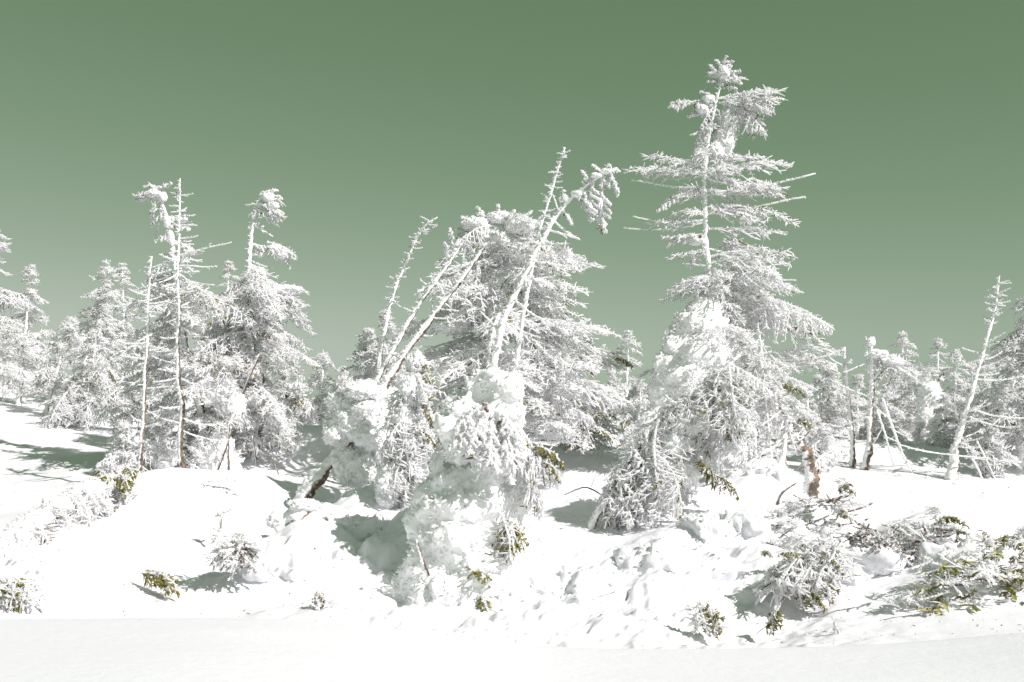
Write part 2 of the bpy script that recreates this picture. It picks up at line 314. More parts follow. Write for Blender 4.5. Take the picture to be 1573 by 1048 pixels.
# ------------------------------------------------------------------ branch kit: meshes shared by the branches of all trees
def unit(v): return v/(np.linalg.norm(v, axis=-1, keepdims=True)+1e-9)
def frond(L, kind, seed):
    """one branch along +X, length L, side twigs in the XY plane, up = Z. kinds: fir, firg (green tips), dark (thin rime), bare, chunk, droop"""
    r = np.random.default_rng(seed); mb = MB(); twig = kind == 'twig'; kind = 'bare' if twig else kind
    arch = {'fir': .06, 'firg': .07, 'dark': .07, 'bare': -.03, 'chunk': .04, 'droop': .10, 'green': .08}[kind]+r.normal()*.025
    K = 12; t = np.linspace(0, 1, K)
    ph = r.random(2)*6.28; wob = .02*L*np.sin(t*5+ph[0])*t
    kink = np.cumsum(r.normal(size=K))*.006*L*(1 if kind == 'bare' else .4)
    ax = np.stack([L*t, wob+kink, 4*arch*t*(1-t)*L+.015*L*np.sin(t*7+ph[1])*t], 1)
    r0 = {'bare': .010, 'chunk': .016}.get(kind, .011)*(.7+.5*L)
    mb.tubes(ax[None], (r0*(1-.55*t)+.004)[None]*(.8 if twig else 1), 5, 2 if twig else 0, .3, r)
    def at(u): return np.stack([np.interp(u, t, ax[:, k]) for k in range(3)], -1)
    sp = {'fir': .085, 'firg': .085, 'dark': .085, 'bare': .16, 'chunk': .085, 'droop': .075, 'green': .055}[kind]*(.75+.3*L)
    n2 = max(4, int(L*.92/sp)); secs = []
    wmax = {'fir': .40, 'firg': .40, 'dark': .38, 'bare': .2, 'chunk': .3, 'droop': .42, 'green': .36}[kind]*L**.75
    for sgn in (-1, 1):
        for q in range(n2):
            u = .06+.92*(q+r.random())/n2
            prof = min(1, .35+u*2.2)*(1-u)**.75+.06
            ln = wmax*prof*r.uniform(.65, 1.15)
            if kind == 'bare':
                ln *= r.choice([.25, .5, 1.2])
            a = math.radians(r.uniform(38, 62))
            dz = {'fir': -.10, 'firg': -.22, 'dark': -.1, 'bare': .1, 'chunk': -.25, 'droop': -.75, 'green': -.3}[kind]+r.normal()*.22
            d = unit(np.array([math.cos(a), sgn*math.sin(a), dz])); s = np.linspace(0, 1, 5)[:, None]
            p = at(u)+d*ln*s+np.array([.08*ln, 0, -(.55 if kind == 'droop' else .22)*ln])*s**2+np.cumsum(r.normal(size=(5, 3)), 0)*.012*ln
            secs.append((p, ln, d, u))
    Ps = np.array([x[0] for x in secs]); ln = np.array([x[1] for x in secs])
    rs = {'fir': .0085, 'firg': .008, 'dark': .006, 'bare': .009, 'chunk': .019, 'droop': .009, 'green': .006}[kind]
    mb.tubes(Ps, rs*np.linspace(1.15, .75, 5)[None]*r.uniform(.8, 1.25, (len(secs), 1)), 4, np.where(r.random(len(secs)) < (.7 if kind == 'green' else .6 if twig else .012), 1 if kind == 'green' else 2, 0), .35, r)
    # third order: rime feathers, lumps and needle tips
    TP, TM, TR = [], [], []
    for (p, l, d, u) in secs:
        n3 = int(l/{'fir': .034, 'firg': .034, 'dark': .034, 'bare': .05, 'chunk': .028, 'droop': .034, 'green': .022}[kind])+2
        s = r.random(n3); base = np.stack([np.interp(s*4, np.arange(5), p[:, k]) for k in range(3)], -1)
        side = unit(np.cross(d, [0, 0, 1.])); sg = r.choice([-1, 1], n3)[:, None]
        el = r.uniform(-.35, .8, (n3, 1)) if kind not in ('droop', 'green') else r.uniform(-.9, .4, (n3, 1))
        dd = unit(d*r.uniform(.35, 1.0, (n3, 1))+side*sg*r.uniform(.5, 1.0, (n3, 1))+np.array([0, 0, 1.])*el)
        lo, hi = {'fir': (.05, .16), 'firg': (.05, .15), 'dark': (.045, .13), 'bare': (.012, .04), 'chunk': (.02, .05), 'droop': (.05, .16), 'green': (.03, .07)}[kind]
        l3 = r.uniform(lo, hi, (n3, 1))*(1-.35*s[:, None])
        q = base[:, None]+dd[:, None]*l3[:, None]*np.linspace(0, 1, 3)[None, :, None]; q[:, 2, 2] -= .012
        m = np.zeros(n3, int)
        if kind == 'firg': m[(r.random(n3) < .22*(s > .45)*(u > .35)) | (r.random(n3) < .03)] = 1
        if kind == 'droop' and r.random() < .14: m[(s > .55) & (r.random(n3) < .7)] = 1
        if kind == 'green': m[r.random(n3) < .88] = 1
        if kind == 'dark': m[r.random(n3) < .10] = 1
        m[(m == 0) & (r.random(n3) < .008)] = 2
        th = {'fir': .0085, 'firg': .0083, 'dark': .0075, 'bare': .007, 'chunk': .017, 'droop': .009, 'green': .0065}[kind]
        rr = th*r.uniform(.65, 1.35, (n3, 1))*np.array([[.9, 1.1, .55]]); rr = np.where((m > 0)[:, None], rr*(1.15 if kind == 'green' else .8), rr)
        TP.append(q); TM.append(m); TR.append(rr)
    # rime comb on the axis itself
    nc = int(L/.012*(.3 if twig else .9 if kind in ('bare', 'chunk') else .6)); u = r.random(nc); b = at(u)
    dd = unit(np.stack([r.normal(size=nc)*.5, r.normal(size=nc), np.abs(r.normal(size=nc))*1.0-.1], 1))
    l3 = r.uniform(.012, .028, (nc, 1)) if kind == 'bare' else r.uniform(.018, .05, (nc, 1)); q = b[:, None]+dd[:, None]*l3[:, None]*np.linspace(0, 1, 3)[None, :, None]
    TP.append(q); TM.append(np.zeros(nc, int)); TR.append(np.full((nc, 3), .006 if kind == 'bare' else .008)*np.array([[1.1, 1, .6]])*r.uniform(.7, 1.4, (nc, 1)))
    mb.tubes(np.concatenate(TP), np.concatenate(TR), 3, np.concatenate(TM), .3, r)
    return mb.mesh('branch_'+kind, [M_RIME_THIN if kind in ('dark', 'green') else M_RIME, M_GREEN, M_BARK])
CLASSES = (.3, .55, .85, 1.25)
KIT = {(k, c): [frond(c, k, 100*i+1000*ci+7*v+3) for v in range(3)] for i, k in enumerate(('fir', 'firg', 'dark', 'bare', 'chunk', 'droop', 'green', 'twig')) for ci, c in enumerate(CLASSES)}
def lump_mesh(seed, flat=.75, sub=4, name='snow_clump', rag=1.):
    r = np.random.default_rng(seed); bm = bmesh.new(); bmesh.ops.create_icosphere(bm, subdivisions=sub, radius=1)
    v = np.array([x.co for x in bm.verts]); f = np.array([[x.index for x in fc.verts] for fc in bm.faces]); bm.free()
    n = v.copy(); o = r.random(3)*50
    h = .34*fbm(n*1.3+o, 2, seed)+rag*(.20*fbm(n*3.2+o, 3, seed+3, .55, True)+.06*fbm(n*9+o, 2, seed+5, .5, True))
    v = n*(1+h)[:, None]*np.array([1, 1, flat])
    mb = MB(); mb.add(v, f)
    k = int(420*rag); i = r.integers(0, len(v), k); d = unit(n[i]+r.normal(size=(k, 3))*.5+np.array([-.3, -.2, .1])); l = r.uniform(.05, .20, (k, 1, 1))
    mb.tubes((v[i]*.97)[:, None]+d[:, None]*l*np.linspace(0, 1, 3)[None, :, None], r.uniform(.03, .06, (k, 1))*np.array([[1.1, 1, .6]]), 4, 1, .3, r)
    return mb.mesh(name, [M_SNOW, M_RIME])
LUMPS = [lump_mesh(31+i) for i in range(8)]

def orient(A, B, roll=0.):
    A = np.asarray(A, float); B = np.asarray(B, float); x = unit(B-A)
    up = np.array([0, 0, 1.]) if abs(x[2]) < .93 else np.array([-.6, -.7, 0.3])
    y = unit(np.cross(up, x)); z = np.cross(x, y); c, s = math.cos(roll), math.sin(roll)
    y, z = y*c+z*s, z*c-y*s
    return x, y, z
def branch(tree, A, B, kind, r, roll=None, wide=1.):
    A = np.asarray(A, float); B = np.asarray(B, float); L = float(np.linalg.norm(B-A))
    c = min(CLASSES, key=lambda q: abs(math.log(q/max(L, .05)))); me = KIT[(kind, c)][int(r.integers(3))]
    x, y, z = orient(A, B, r.normal()*.25 if roll is None else roll)
    k = L/c; w = (.5*k+.5)*wide; y = y*(1 if r.random() < .5 else -1)
    m = Matrix(((x[0]*k, y[0]*w, z[0]*w, A[0]), (x[1]*k, y[1]*w, z[1]*w, A[1]), (x[2]*k, y[2]*w, z[2]*w, A[2]), (0, 0, 0, 1)))
    o = bpy.data.objects.new('branch', me); C.objects.link(o); o.parent = tree
    o.matrix_parent_inverse = Matrix.Translation(-tree.location); o.matrix_basis = m
    return o
def clump(tree, p, rx, rz=None, ry=None, r=None, name='snow_clump'):
    r = r or np.random.default_rng(int(abs(p[0]*1000)+abs(p[2]*700)))
    rz = rz or rx*.8; ry = ry or rx*.9; a = r.random()*6.28
    m = Matrix.Translation(Vector(p)) @ Matrix.Diagonal((rx, ry, rz/.75, 1)) @ Matrix.Rotation(a, 4, 'Z')
    o = bpy.data.objects.new(name, LUMPS[int(r.integers(8))]); C.objects.link(o); o.parent = tree
    o.matrix_parent_inverse = Matrix.Translation(-tree.location); o.matrix_basis = m
    return o
def stem(tree, pts, seed=1, rime=(1, 1), name='trunk', sides=10, spikes=1.15, step=.035, lump=.3):
    """pts: (x, y, z, radius) from TOP to BASE; rime: coverage at top and at base"""
    r = np.random.default_rng(seed); pts = np.asarray(pts, float)
    ln = np.linalg.norm(np.diff(pts[:, :3], axis=0), axis=1).sum(); n = int(max(8, min(110, ln/step)))
    q = catmull(pts, n)[::-1]; t = np.linspace(1, 0, n)
    rad = .54*np.abs(q[:, 3])*(1+lump*fbm(q[:, :3]*6, 2, seed)); at = rime[0]*(1-t)+rime[1]*t
    q = q.copy(); q[:, :2] += np.stack([fbm(q[:, :3]*2+9, 2, seed+1), fbm(q[:, :3]*2+33, 2, seed+2)], 1)*rad[:, None]*1.1
    mb = MB(); mb.tubes(q[None, :, :3], rad[None], sides, 0, .28, r, at[None])
    ns = int(spikes*ln*70)
    if ns:
        i = r.random(ns)*(n-1); b = np.stack([np.interp(i, np.arange(n), q[:, k]) for k in range(3)], 1); rr = np.interp(i, np.arange(n), rad)
        ca = np.interp(i, np.arange(n), at); keep = r.random(ns) < np.clip(ca*1.15, 0, 1); b, rr = b[keep], rr[keep]; m = len(b)
        d = unit(np.array([-.7, -.45, .15])+r.normal(size=(m, 3))*.55); l = (rr*.6+.012+.06*r.random(m)**3)[:, None]
        pp = b[:, None]+d[:, None]*(l[:, None]+rr[:, None, None]*.25)*np.linspace(0, 1, 3)[None, :, None]
        mb.tubes(pp, (.14*rr+.0075)[:, None]*np.array([[1.2, 1, .6]]), 4, 1, .3, r)
    me = mb.mesh(name, [M_TRUNK, M_RIME])
    o = bpy.data.objects.new(name, me); C.objects.link(o); o.parent = tree; o.matrix_parent_inverse = Matrix.Translation(-tree.location)
    return o
def pp(pts, D):                                           # photo polyline (px, py, radius[, distance]) -> world
    return [tuple(P(p[0], p[1], p[3] if len(p) > 3 else D))+(p[2],) for p in pts]
def crown(tree, D, rows, n, kinds, r, droop=.35, spacing=.2, depth=.85, inner=.15, az=None, jit=(.5, 1.12), wide=1.):
    """whorls of branches round a trunk line; rows give (row, centre, left reach, right reach) in photo pixels at distance D"""
    rows = sorted(rows); py = np.array([q[0] for q in rows], float); m = D/F
    ks = list(kinds); w = np.array([kinds[k] for k in ks], float); w /= w.sum()
    fine = np.linspace(py[0], py[-1], 200); ext = np.interp(fine, py, [q[3]-q[2] for q in rows]); cdf = np.cumsum(ext**.8+4); cdf /= cdf[-1]
    ws = spacing/m
    n = int(n*.54)
    for i in range(n):
        y = float(np.interp(r.random(), cdf, fine)); y = round(y/ws)*ws+r.normal()*ws*.22; y = min(max(y, py[0]), py[-1])
        cx = np.interp(y, py, [q[1] for q in rows]); Lx = (cx-np.interp(y, py, [q[2] for q in rows]))*m; Rx = (np.interp(y, py, [q[3] for q in rows])-cx)*m
        a = r.random()*6.2832 if az is None else r.uniform(*az); ca, sa = math.cos(a), math.sin(a); ex = Rx if ca > 0 else Lx
        ey = .5*(Lx+Rx)*depth; rad = max(.08, abs(ca)*ex+abs(sa)*ey)*r.uniform(*jit)
        c = P(cx, y, D); d = np.array([ca, sa, 0]); dr = droop*r.uniform(.4, 1.5)
        s0 = rad*inner*r.random(); start = c+d*s0+np.array([0, 0, dr*rad*.75]); end = c+d*rad-np.array([0, 0, dr*rad*.15])
        kd = ks[int(r.choice(len(ks), p=w))]
        if kd == 'green':                                 # only the tips stay free of rime
            start = end-unit(end-start)*min(.3, .4*rad); end = end-np.array([0, 0, .05])
        branch(tree, start, end, kd, r, wide=wide)
def hand(tree, D, items, r):
    """single branches read off the photograph: (kind, x0, y0, x1, y1[, depth offset of the tip])"""
    for it in items:
        k, x0, y0, x1, y1 = it[:5]; dz = it[5] if len(it) > 5 else r.uniform(-.25, .25)*math.hypot(x1-x0, y1-y0)*D/F
        branch(tree, P(x0, y0, D), P(x1, y1, D+dz), k, r)
def twigs(tree, D, trunk, n, r, y0, y1, lmin, lmax, side=0, kind='bare', up=.1):
    """short bare side branches on a snag between two photo rows"""
    tp = catmull([(p[0], p[1], p[2]) for p in trunk], 60)
    for i in range(n):
        y = r.uniform(y0, y1); j = int(np.argmin(np.abs(tp[:, 1]-y))); A = P(tp[j, 0], tp[j, 1], D)
        a = r.random()*6.28; d = np.array([math.cos(a), math.sin(a)*.8, up+r.normal()*.2])
        if side and d[0]*side < 0 and r.random() < .8: d[0] *= -1
        branch(tree, A, A+unit(d)*r.uniform(lmin, lmax), kind, r)
def clumps(tree, D, items, r):
    for (x, y, rx, rz) in items: clump(tree, P(x, y, D+r.uniform(-.08, .08)), rx*D/F, rz*D/F, r=r)
def fir(name, label, D, trunk, rows, n, kinds, seed, group=None, rime=(1, .7), cat='fir tree', **kw):
    r = np.random.default_rng(seed); b = trunk[-1]; base = G(b[0], D); base[0] = P(b[0], b[1], D)[0]
    t = thing(name, label, cat, base, group)
    pts = pp(trunk, D); low = pts[-1]; pts.append((low[0], low[1], min(low[2]-.15, base[2]-.2), low[3]*1.1))
    if rows: pts[0] = pts[0][:3]+(min(pts[0][3], .008),)
    stem(t, pts, seed, rime)
    if rows:
        crown(t, D, rows, n, kinds, r, **kw)
        rw = sorted(rows); hgt = rw[-1][0]-rw[0][0]; m = D/F
        if rw[0][3]-rw[0][2] < 22:                        # close the leader with short upright sprays
            for k in range(11):
                y = rw[0][0]+hgt*.14*(k/10)**1.2; e = np.interp(y, [q[0] for q in rw], [q[3]-q[2] for q in rw])*.5*m; cx = np.interp(y, [q[0] for q in rw], [q[1] for q in rw])
                a = k*2.4+r.random(); A = P(cx, y+2, D); rad = max(.10, e*r.uniform(.7, 1.05))
                branch(t, A, A+np.array([math.cos(a)*rad, math.sin(a)*rad, rad*r.uniform(-.1, .5)]), 'fir' if r.random() < .75 else 'firg', r)
    return t, r
# ------------------------------------------------------------------ trees
DRAPES = []
WHITE = {'fir': 5, 'firg': 1.4, 'droop': 1, 'bare': 1.6, 'green': .3, 'twig': .25}
MIXED = {'fir': 4, 'firg': 1.6, 'dark': 1, 'droop': .8, 'green': .4}
FAR = {'dark': 1.2, 'fir': 3.5, 'firg': 1, 'green': .3}
BG = 'far firs behind the main stand'
# far left
fir('spruce_tree', 'snow-dusted spruce cut off by the left edge of the picture', 24, [(-12, 342, .02), (-12, 450, .08), (-10, 610, .13)],
    [(345, -12, -20, -4), (380, -12, -42, 16), (430, -12, -62, 34), (500, -12, -78, 46), (560, -12, -90, 42), (605, -12, -90, 34)], 125, MIXED, 11)
fir('spruce_tree', 'slim rimed spruce leaning right beside the tree at the left edge', 25, [(46, 408, .015), (42, 480, .05), (30, 600, .09)],
    [(410, 46, 38, 53), (450, 43, 22, 62), (500, 38, 6, 74), (560, 34, -2, 70), (592, 32, 0, 62)], 85, FAR, 12)
fir('spruce_tree', 'small dark spruce on the snowy rise between the edge trees and the twin spruces', 31, [(66, 482, .02), (63, 520, .05), (58, 562, .08)],
    [(485, 66, 60, 72), (510, 65, 46, 84), (540, 62, 38, 86), (556, 60, 36, 84)], 40, FAR, 13)
fir('spruce_tree', 'taller of the twin dense spruces with pointed tops', 26, [(163, 398, .015), (161, 500, .07), (156, 640, .14)],
    [(400, 163, 158, 169), (430, 163, 143, 184), (470, 161, 130, 203), (520, 159, 112, 212), (590, 157, 104, 218), (630, 157, 100, 220)], 150, FAR, 14)
fir('spruce_tree', 'darker right-hand one of the twin dense spruces', 26.5, [(188, 404, .015), (191, 500, .07), (196, 640, .14)],
    [(406, 188, 183, 194), (440, 190, 170, 209), (490, 192, 166, 224), (560, 195, 160, 234), (620, 196, 150, 236)], 140, FAR, 15)
t, r = fir('fir_tree', 'leaning rimed fir with drooping skirts in front of the twin spruces', 22.5, [(168, 470, .012), (146, 540, .05), (124, 662, .11)],
    [(480, 164, 155, 170), (530, 148, 122, 176), (580, 138, 96, 186), (630, 130, 78, 192), (658, 127, 72, 200)], 140, {'fir': 3, 'droop': 2, 'firg': 1.6, 'dark': .6}, 16, droop=.7)
hand(t, 22.5, [('green', 170, 600, 192, 622), ('green', 165, 565, 180, 590), ('firg', 172, 625, 198, 640)], r)
fir('fir_tree', 'short rounded rimed fir at the left end of the fir group on the slope', 23.5, [(108, 488, .012), (92, 550, .05), (74, 625, .09)],
    [(490, 107, 96, 122), (530, 95, 70, 124), (580, 82, 46, 114), (618, 76, 40, 108)], 90, {'fir': 3, 'droop': 1.5, 'firg': 1, 'dark': 1}, 17, droop=.6)
fir('fir_tree', 'grey rimed fir crown filling the gap behind the slender left snag', 20.5, [(205, 540, .02), (200, 600, .07), (196, 680, .1)],
    [(548, 205, 190, 225), (590, 202, 165, 245), (640, 198, 160, 250), (672, 196, 172, 245)], 80, MIXED, 18, droop=.6)
# left pair of snags and their firs
tr = [(233, 394, .016), (229, 440, .024), (226, 520, .036), (221, 620, .05), (216, 720, .066), (210, 768, .085)]
t, r = fir('snag', 'slender dead snag, shortest of the three bare poles rising at left', 15.4, tr, None, 0, None, 21, rime=(1.05, .12), cat='dead tree')
twigs(t, 15.4, tr, 16, r, 405, 480, .12, .32); twigs(t, 15.4, tr, 14, r, 480, 680, .12, .4)
stem(t, pp([(216, 715, .02), (203, 752, .03), (196, 780, .03)], 15.3), 5, (.6, .2), 'branch')
tr = [(277, 274, .014), (276, 340, .026), (274, 450, .044), (275, 560, .058), (278, 650, .07), (281, 722, .085)]
t, r = fir('snag', 'tall straight bare snag with a needle-thin tip and side spikes', 16.4, tr, None, 0, None, 22, rime=(1.05, .05), cat='dead tree')
hand(t, 16.4, [('bare', 276, 392, 356, 371), ('bare', 276, 408, 333, 409), ('bare', 277, 300, 297, 297), ('bare', 276, 330, 300, 330), ('bare', 276, 345, 302, 346), ('bare', 276, 366, 304, 362),
    ('bare', 275, 420, 310, 440), ('bare', 274, 560, 232, 548), ('bare', 275, 590, 232, 612), ('bare', 276, 650, 225, 632), ('bare', 278, 660, 352, 675), ('bare', 276, 640, 330, 655), ('bare', 274, 500, 320, 520), ('fir', 275, 545, 215, 535)], r)
twigs(t, 16.4, tr, 26, r, 280, 380, .08, .2); twigs(t, 16.4, tr, 22, r, 380, 690, .15, .45)
tr = [(240, 290, .028), (254, 328, .042), (265, 380, .055), (274, 450, .065), (288, 560, .1), (305, 640, .13), (318, 730, .15)]
t, r = fir('fir_tree', 'rimed fir whose bent top streams left in a white flag beside the tall snag', 17.2, tr,
    [(385, 266, 238, 296), (420, 270, 222, 305), (445, 275, 200, 330), (480, 280, 205, 390), (540, 288, 195, 372), (600, 298, 205, 385), (660, 305, 220, 365), (690, 308, 235, 350), (712, 308, 240, 350)], 170, WHITE, 23, rime=(1.05, .3), droop=.4)
hand(t, 17.2, [('fir', 252, 300, 208, 303), ('fir', 250, 295, 222, 286), ('chunk', 244, 294, 212, 300), ('fir', 250, 305, 232, 330), ('chunk', 247, 300, 207, 310), ('chunk', 250, 296, 218, 296), ('chunk', 246, 296, 228, 284), ('chunk', 240, 292, 264, 282), ('chunk', 250, 318, 228, 330), ('chunk', 252, 326, 232, 348),
    ('chunk', 256, 335, 288, 338), ('chunk', 258, 345, 292, 352), ('chunk', 262, 360, 238, 372), ('fir', 264, 372, 300, 388), ('bare', 250, 310, 236, 372), ('fir', 268, 395, 222, 448), ('firg', 272, 400, 305, 402), ('bare', 266, 440, 196, 446)], r)
clumps(t, 17.2, [(236, 297, 11, 6), (220, 303, 9, 5), (250, 302, 7, 8), (256, 340, 6, 9), (262, 365, 6, 10), (225, 520, 26, 12), (330, 595, 34, 26), (352, 622, 26, 22), (306, 574, 16, 12), (300, 500, 22, 12), (250, 640, 26, 18), (330, 690, 30, 30), (340, 712, 34, 30)], r)
tr = [(404, 297, .026), (393, 328, .046), (386, 380, .062), (382, 440, .076), (381, 495, .085), (392, 560, .095), (398, 610, .1), (386, 730, .1)]
t, r = fir('fir_tree', 'rimed fir with a broken-looking flagged top bending right and white tufts', 17.6, tr,
    [(445, 383, 358, 455), (465, 384, 335, 472), (500, 385, 308, 452), (540, 388, 298, 482), (590, 390, 330, 492), (640, 388, 330, 486), (690, 384, 335, 455), (712, 384, 330, 420)], 215, {'fir': 4, 'firg': 2, 'droop': 1.5, 'bare': 1.4}, 24, rime=(1.1, .25), droop=.5)
hand(t, 17.6, [('fir', 398, 300, 434, 312), ('fir', 396, 312, 436, 335), ('chunk', 400, 298, 426, 292), ('fir', 392, 330, 425, 345), ('fir', 410, 378, 452, 392), ('chunk', 398, 308, 436, 330), ('chunk', 402, 300, 433, 304), ('chunk', 394, 320, 432, 340), ('bare', 397, 312, 376, 315), ('bare', 394, 320, 381, 332), ('chunk', 390, 340, 408, 352), ('bare', 388, 345, 418, 362),
    ('chunk', 410, 372, 448, 388), ('chunk', 386, 375, 456, 398), ('chunk', 430, 390, 446, 412), ('bare', 384, 400, 420, 412), ('chunk', 385, 395, 404, 384), ('chunk', 384, 410, 408, 425), ('fir', 384, 440, 474, 448), ('fir', 386, 450, 470, 470), ('firg', 386, 470, 455, 478), ('fir', 384, 455, 330, 470),
    ('green', 415, 640, 428, 672), ('green', 440, 600, 468, 628), ('green', 430, 605, 456, 612), ('droop', 440, 590, 488, 640)], r)
clumps(t, 17.6, [(412, 304, 9, 7), (420, 316, 8, 6), (420, 382, 10, 6), (434, 393, 9, 5), (400, 390, 6, 6), (400, 420, 8, 14), (436, 447, 26, 9), (400, 470, 20, 12), (392, 612, 20, 15), (365, 640, 24, 18)], r)
for i, q in enumerate([[(398, 545, .03), (380, 585, .04), (372, 605, .045)], [(356, 656, .025), (346, 690, .03), (334, 722, .035)], [(352, 650, .025), (350, 722, .035)], [(388, 670, .02), (395, 716, .028)], [(413, 680, .012), (420, 705, .014), (428, 730, .016)]]):
    stem(t, pp(q, 16.6), 40+i, (.25, -.1), 'branch', 7, .3)
fir('spruce_tree', 'tiny distant spruce peeking between the tall snag and the flagged fir', 27, [(351, 401, .012), (350, 440, .04), (350, 500, .06)],
    [(403, 351, 346, 356), (430, 351, 338, 370), (465, 351, 330, 380)], 46, {'fir': 2, 'bare': 1, 'dark': 1}, 25)
fir('fir_tree', 'low rimed fir at the right foot of the left group', 21, [(497, 538, .012), (494, 600, .05), (490, 680, .08)],
    [(545, 496, 488, 506), (575, 495, 478, 520), (620, 493, 466, 528), (660, 490, 462, 530)], 70, MIXED, 26, droop=.6)
fir('fir_tree', 'grey fir thicket behind the flagged fir on the left slope', 21, [(435, 560, .02), (432, 620, .06), (430, 690, .09)],
    [(545, 435, 425, 448), (590, 434, 405, 470), (640, 432, 395, 482), (675, 430, 400, 478)], 70, FAR, 27)
# centre
tr = [(672, 334, .014), (648, 354, .024), (619, 414, .034), (600, 468, .044), (590, 510, .05), (583, 560, .06)]
t, r = fir('snag', 'thin bowed bare snag arching right above the small spruces', 16.2, tr, None, 0, None, 31, rime=(1.1, .9), cat='dead tree')
twigs(t, 16.2, tr, 34, r, 336, 470, .05, .16); hand(t, 16.2, [('bare', 664, 342, 646, 332), ('bare', 650, 354, 672, 346), ('bare', 604, 460, 617, 472), ('bare', 612, 430, 598, 424)], r)
fir('spruce_tree', 'dark-cored little spruce at the foot of the bowed snag', 20, [(592, 476, .012), (591, 530, .05), (589, 640, .09)],
    [(478, 592, 587, 597), (505, 592, 577, 608), (545, 590, 562, 622), (600, 588, 545, 632), (630, 588, 540, 640)], 100, FAR, 32)
fir('fir_tree', 'small white fir left of the spruce under the bowed snag', 20.5, [(566, 503, .012), (564, 560, .05), (562, 650, .08)],
    [(505, 566, 559, 573), (540, 565, 532, 588), (580, 563, 518, 600), (630, 562, 515, 605)], 90, {'fir': 3, 'dark': 1, 'firg': 1, 'bare': 1}, 33)
tr = [(748, 374, .03), (700, 442, .055), (640, 522, .075), (595, 588, .09), (560, 640, .115), (520, 700, .145), (478, 748, .17), (462, 768, .17)]
t, r = fir('leaning_snag', 'thick snag leaning steeply right with a frosted twin stem and a bark-dark base', 14.2, tr, None, 0, None, 34, rime=(.72, .42), cat='dead tree')
stem(t, pp([(722, 358, .024), (690, 402, .04), (650, 460, .05), (608, 530, .06), (574, 592, .07)], 14.3), 35, (.95, .75), 'stem')
twigs(t, 14.2, tr, 16, r, 380, 560, .12, .4, 1); twigs(t, 14.3, [(722, 358, 1), (650, 460, 1), (574, 592, 1)], 16, r, 362, 540, .06, .2, -1)
hand(t, 14.2, [('chunk', 690, 395, 682, 372), ('chunk', 700, 385, 690, 352), ('bare', 660, 440, 645, 428), ('fir', 600, 590, 512, 590), ('fir', 595, 600, 530, 640), ('droop', 590, 600, 545, 690), ('droop', 585, 620, 580, 710), ('bare', 545, 655, 560, 735), ('bare', 548, 660, 520, 735), ('bare', 552, 660, 600, 705), ('bare', 600, 690, 545, 720),
    ('fir', 590, 600, 505, 620), ('fir', 560, 610, 500, 650), ('firg', 590, 590, 598, 622), ('bare', 555, 650, 535, 730)], r)
clumps(t, 14.2, [(590, 612, 24, 17), (555, 602, 32, 15), (530, 618, 26, 24), (562, 630, 28, 18), (540, 645, 34, 24), (518, 665, 20, 22), (570, 665, 30, 26), (585, 640, 22, 22), (535, 715, 26, 30), (552, 720, 24, 26)], r)
tr = [(740, 372, .03), (748, 430, .06), (756, 500, .09), (772, 600, .13), (790, 715, .16)]
t, r = fir('broad_fir', 'broad bushy fir with a flat white crown behind the leaning trunks', 16.6, tr,
    [(345, 765, 716, 835), (372, 768, 700, 868), (420, 775, 672, 905), (470, 780, 652, 892), (520, 786, 628, 935), (570, 790, 618, 938), (620, 795, 645, 945), (660, 800, 668, 952), (690, 800, 700, 950)], 235, {'fir': 5, 'firg': 1.6, 'droop': 1, 'bare': 1.8, 'chunk': .4, 'green': .3, 'twig': .4}, 36, rime=(1, .6), droop=.3)
hand(t, 16.6, [('chunk', 745, 350, 708, 332), ('chunk', 750, 345, 732, 318), ('chunk', 758, 345, 766, 314), ('chunk', 770, 350, 790, 322), ('chunk', 780, 352, 818, 324), ('chunk', 790, 360, 842, 332), ('chunk', 750, 360, 706, 362), ('chunk', 745, 370, 700, 352), ('fir', 790, 395, 925, 412), ('fir', 790, 400, 900, 400), ('fir', 800, 500, 950, 514), ('fir', 800, 520, 935, 508),
    ('firg', 800, 440, 895, 470), ('firg', 810, 470, 900, 490), ('green', 880, 555, 912, 575), ('green', 900, 640, 945, 640), ('green', 910, 655, 948, 682), ('firg', 870, 640, 960, 628), ('bare', 800, 480, 870, 470), ('bare', 755, 560, 840, 590), ('bare', 760, 540, 690, 600), ('bare', 765, 590, 640, 620)], r)
clumps(t, 16.6, [(730, 345, 22, 12), (765, 335, 20, 12), (800, 345, 24, 12), (720, 372, 20, 14), (760, 368, 24, 14), (690, 500, 26, 12), (850, 545, 24, 12), (870, 600, 22, 12), (700, 560, 26, 16), (845, 600, 16, 24), (740, 460, 22, 12)], r)
tr = [(868, 227, .014), (852, 278, .022), (836, 332, .03), (820, 400, .042), (800, 520, .06), (786, 680, .08)]
t, r = fir('snag', 'thin upright spire snag leaning right, highest tip of the central group', 15.6, tr, None, 0, None, 37, rime=(1.2, .8), cat='dead tree')
twigs(t, 15.6, tr, 40, r, 232, 345, .05, .16); twigs(t, 15.6, tr, 10, r, 345, 420, .1, .3)
tr = [(948, 258, .02), (902, 284, .03), (852, 335, .045), (806, 420, .06), (776, 490, .07), (753, 575, .08), (738, 680, .09)]
t, r = fir('leaning_snag', 'curved white trunk sweeping up right and ending in clotted rime flags', 13.2, tr, None, 0, None, 38, rime=(1.25, 1.0), cat='dead tree')
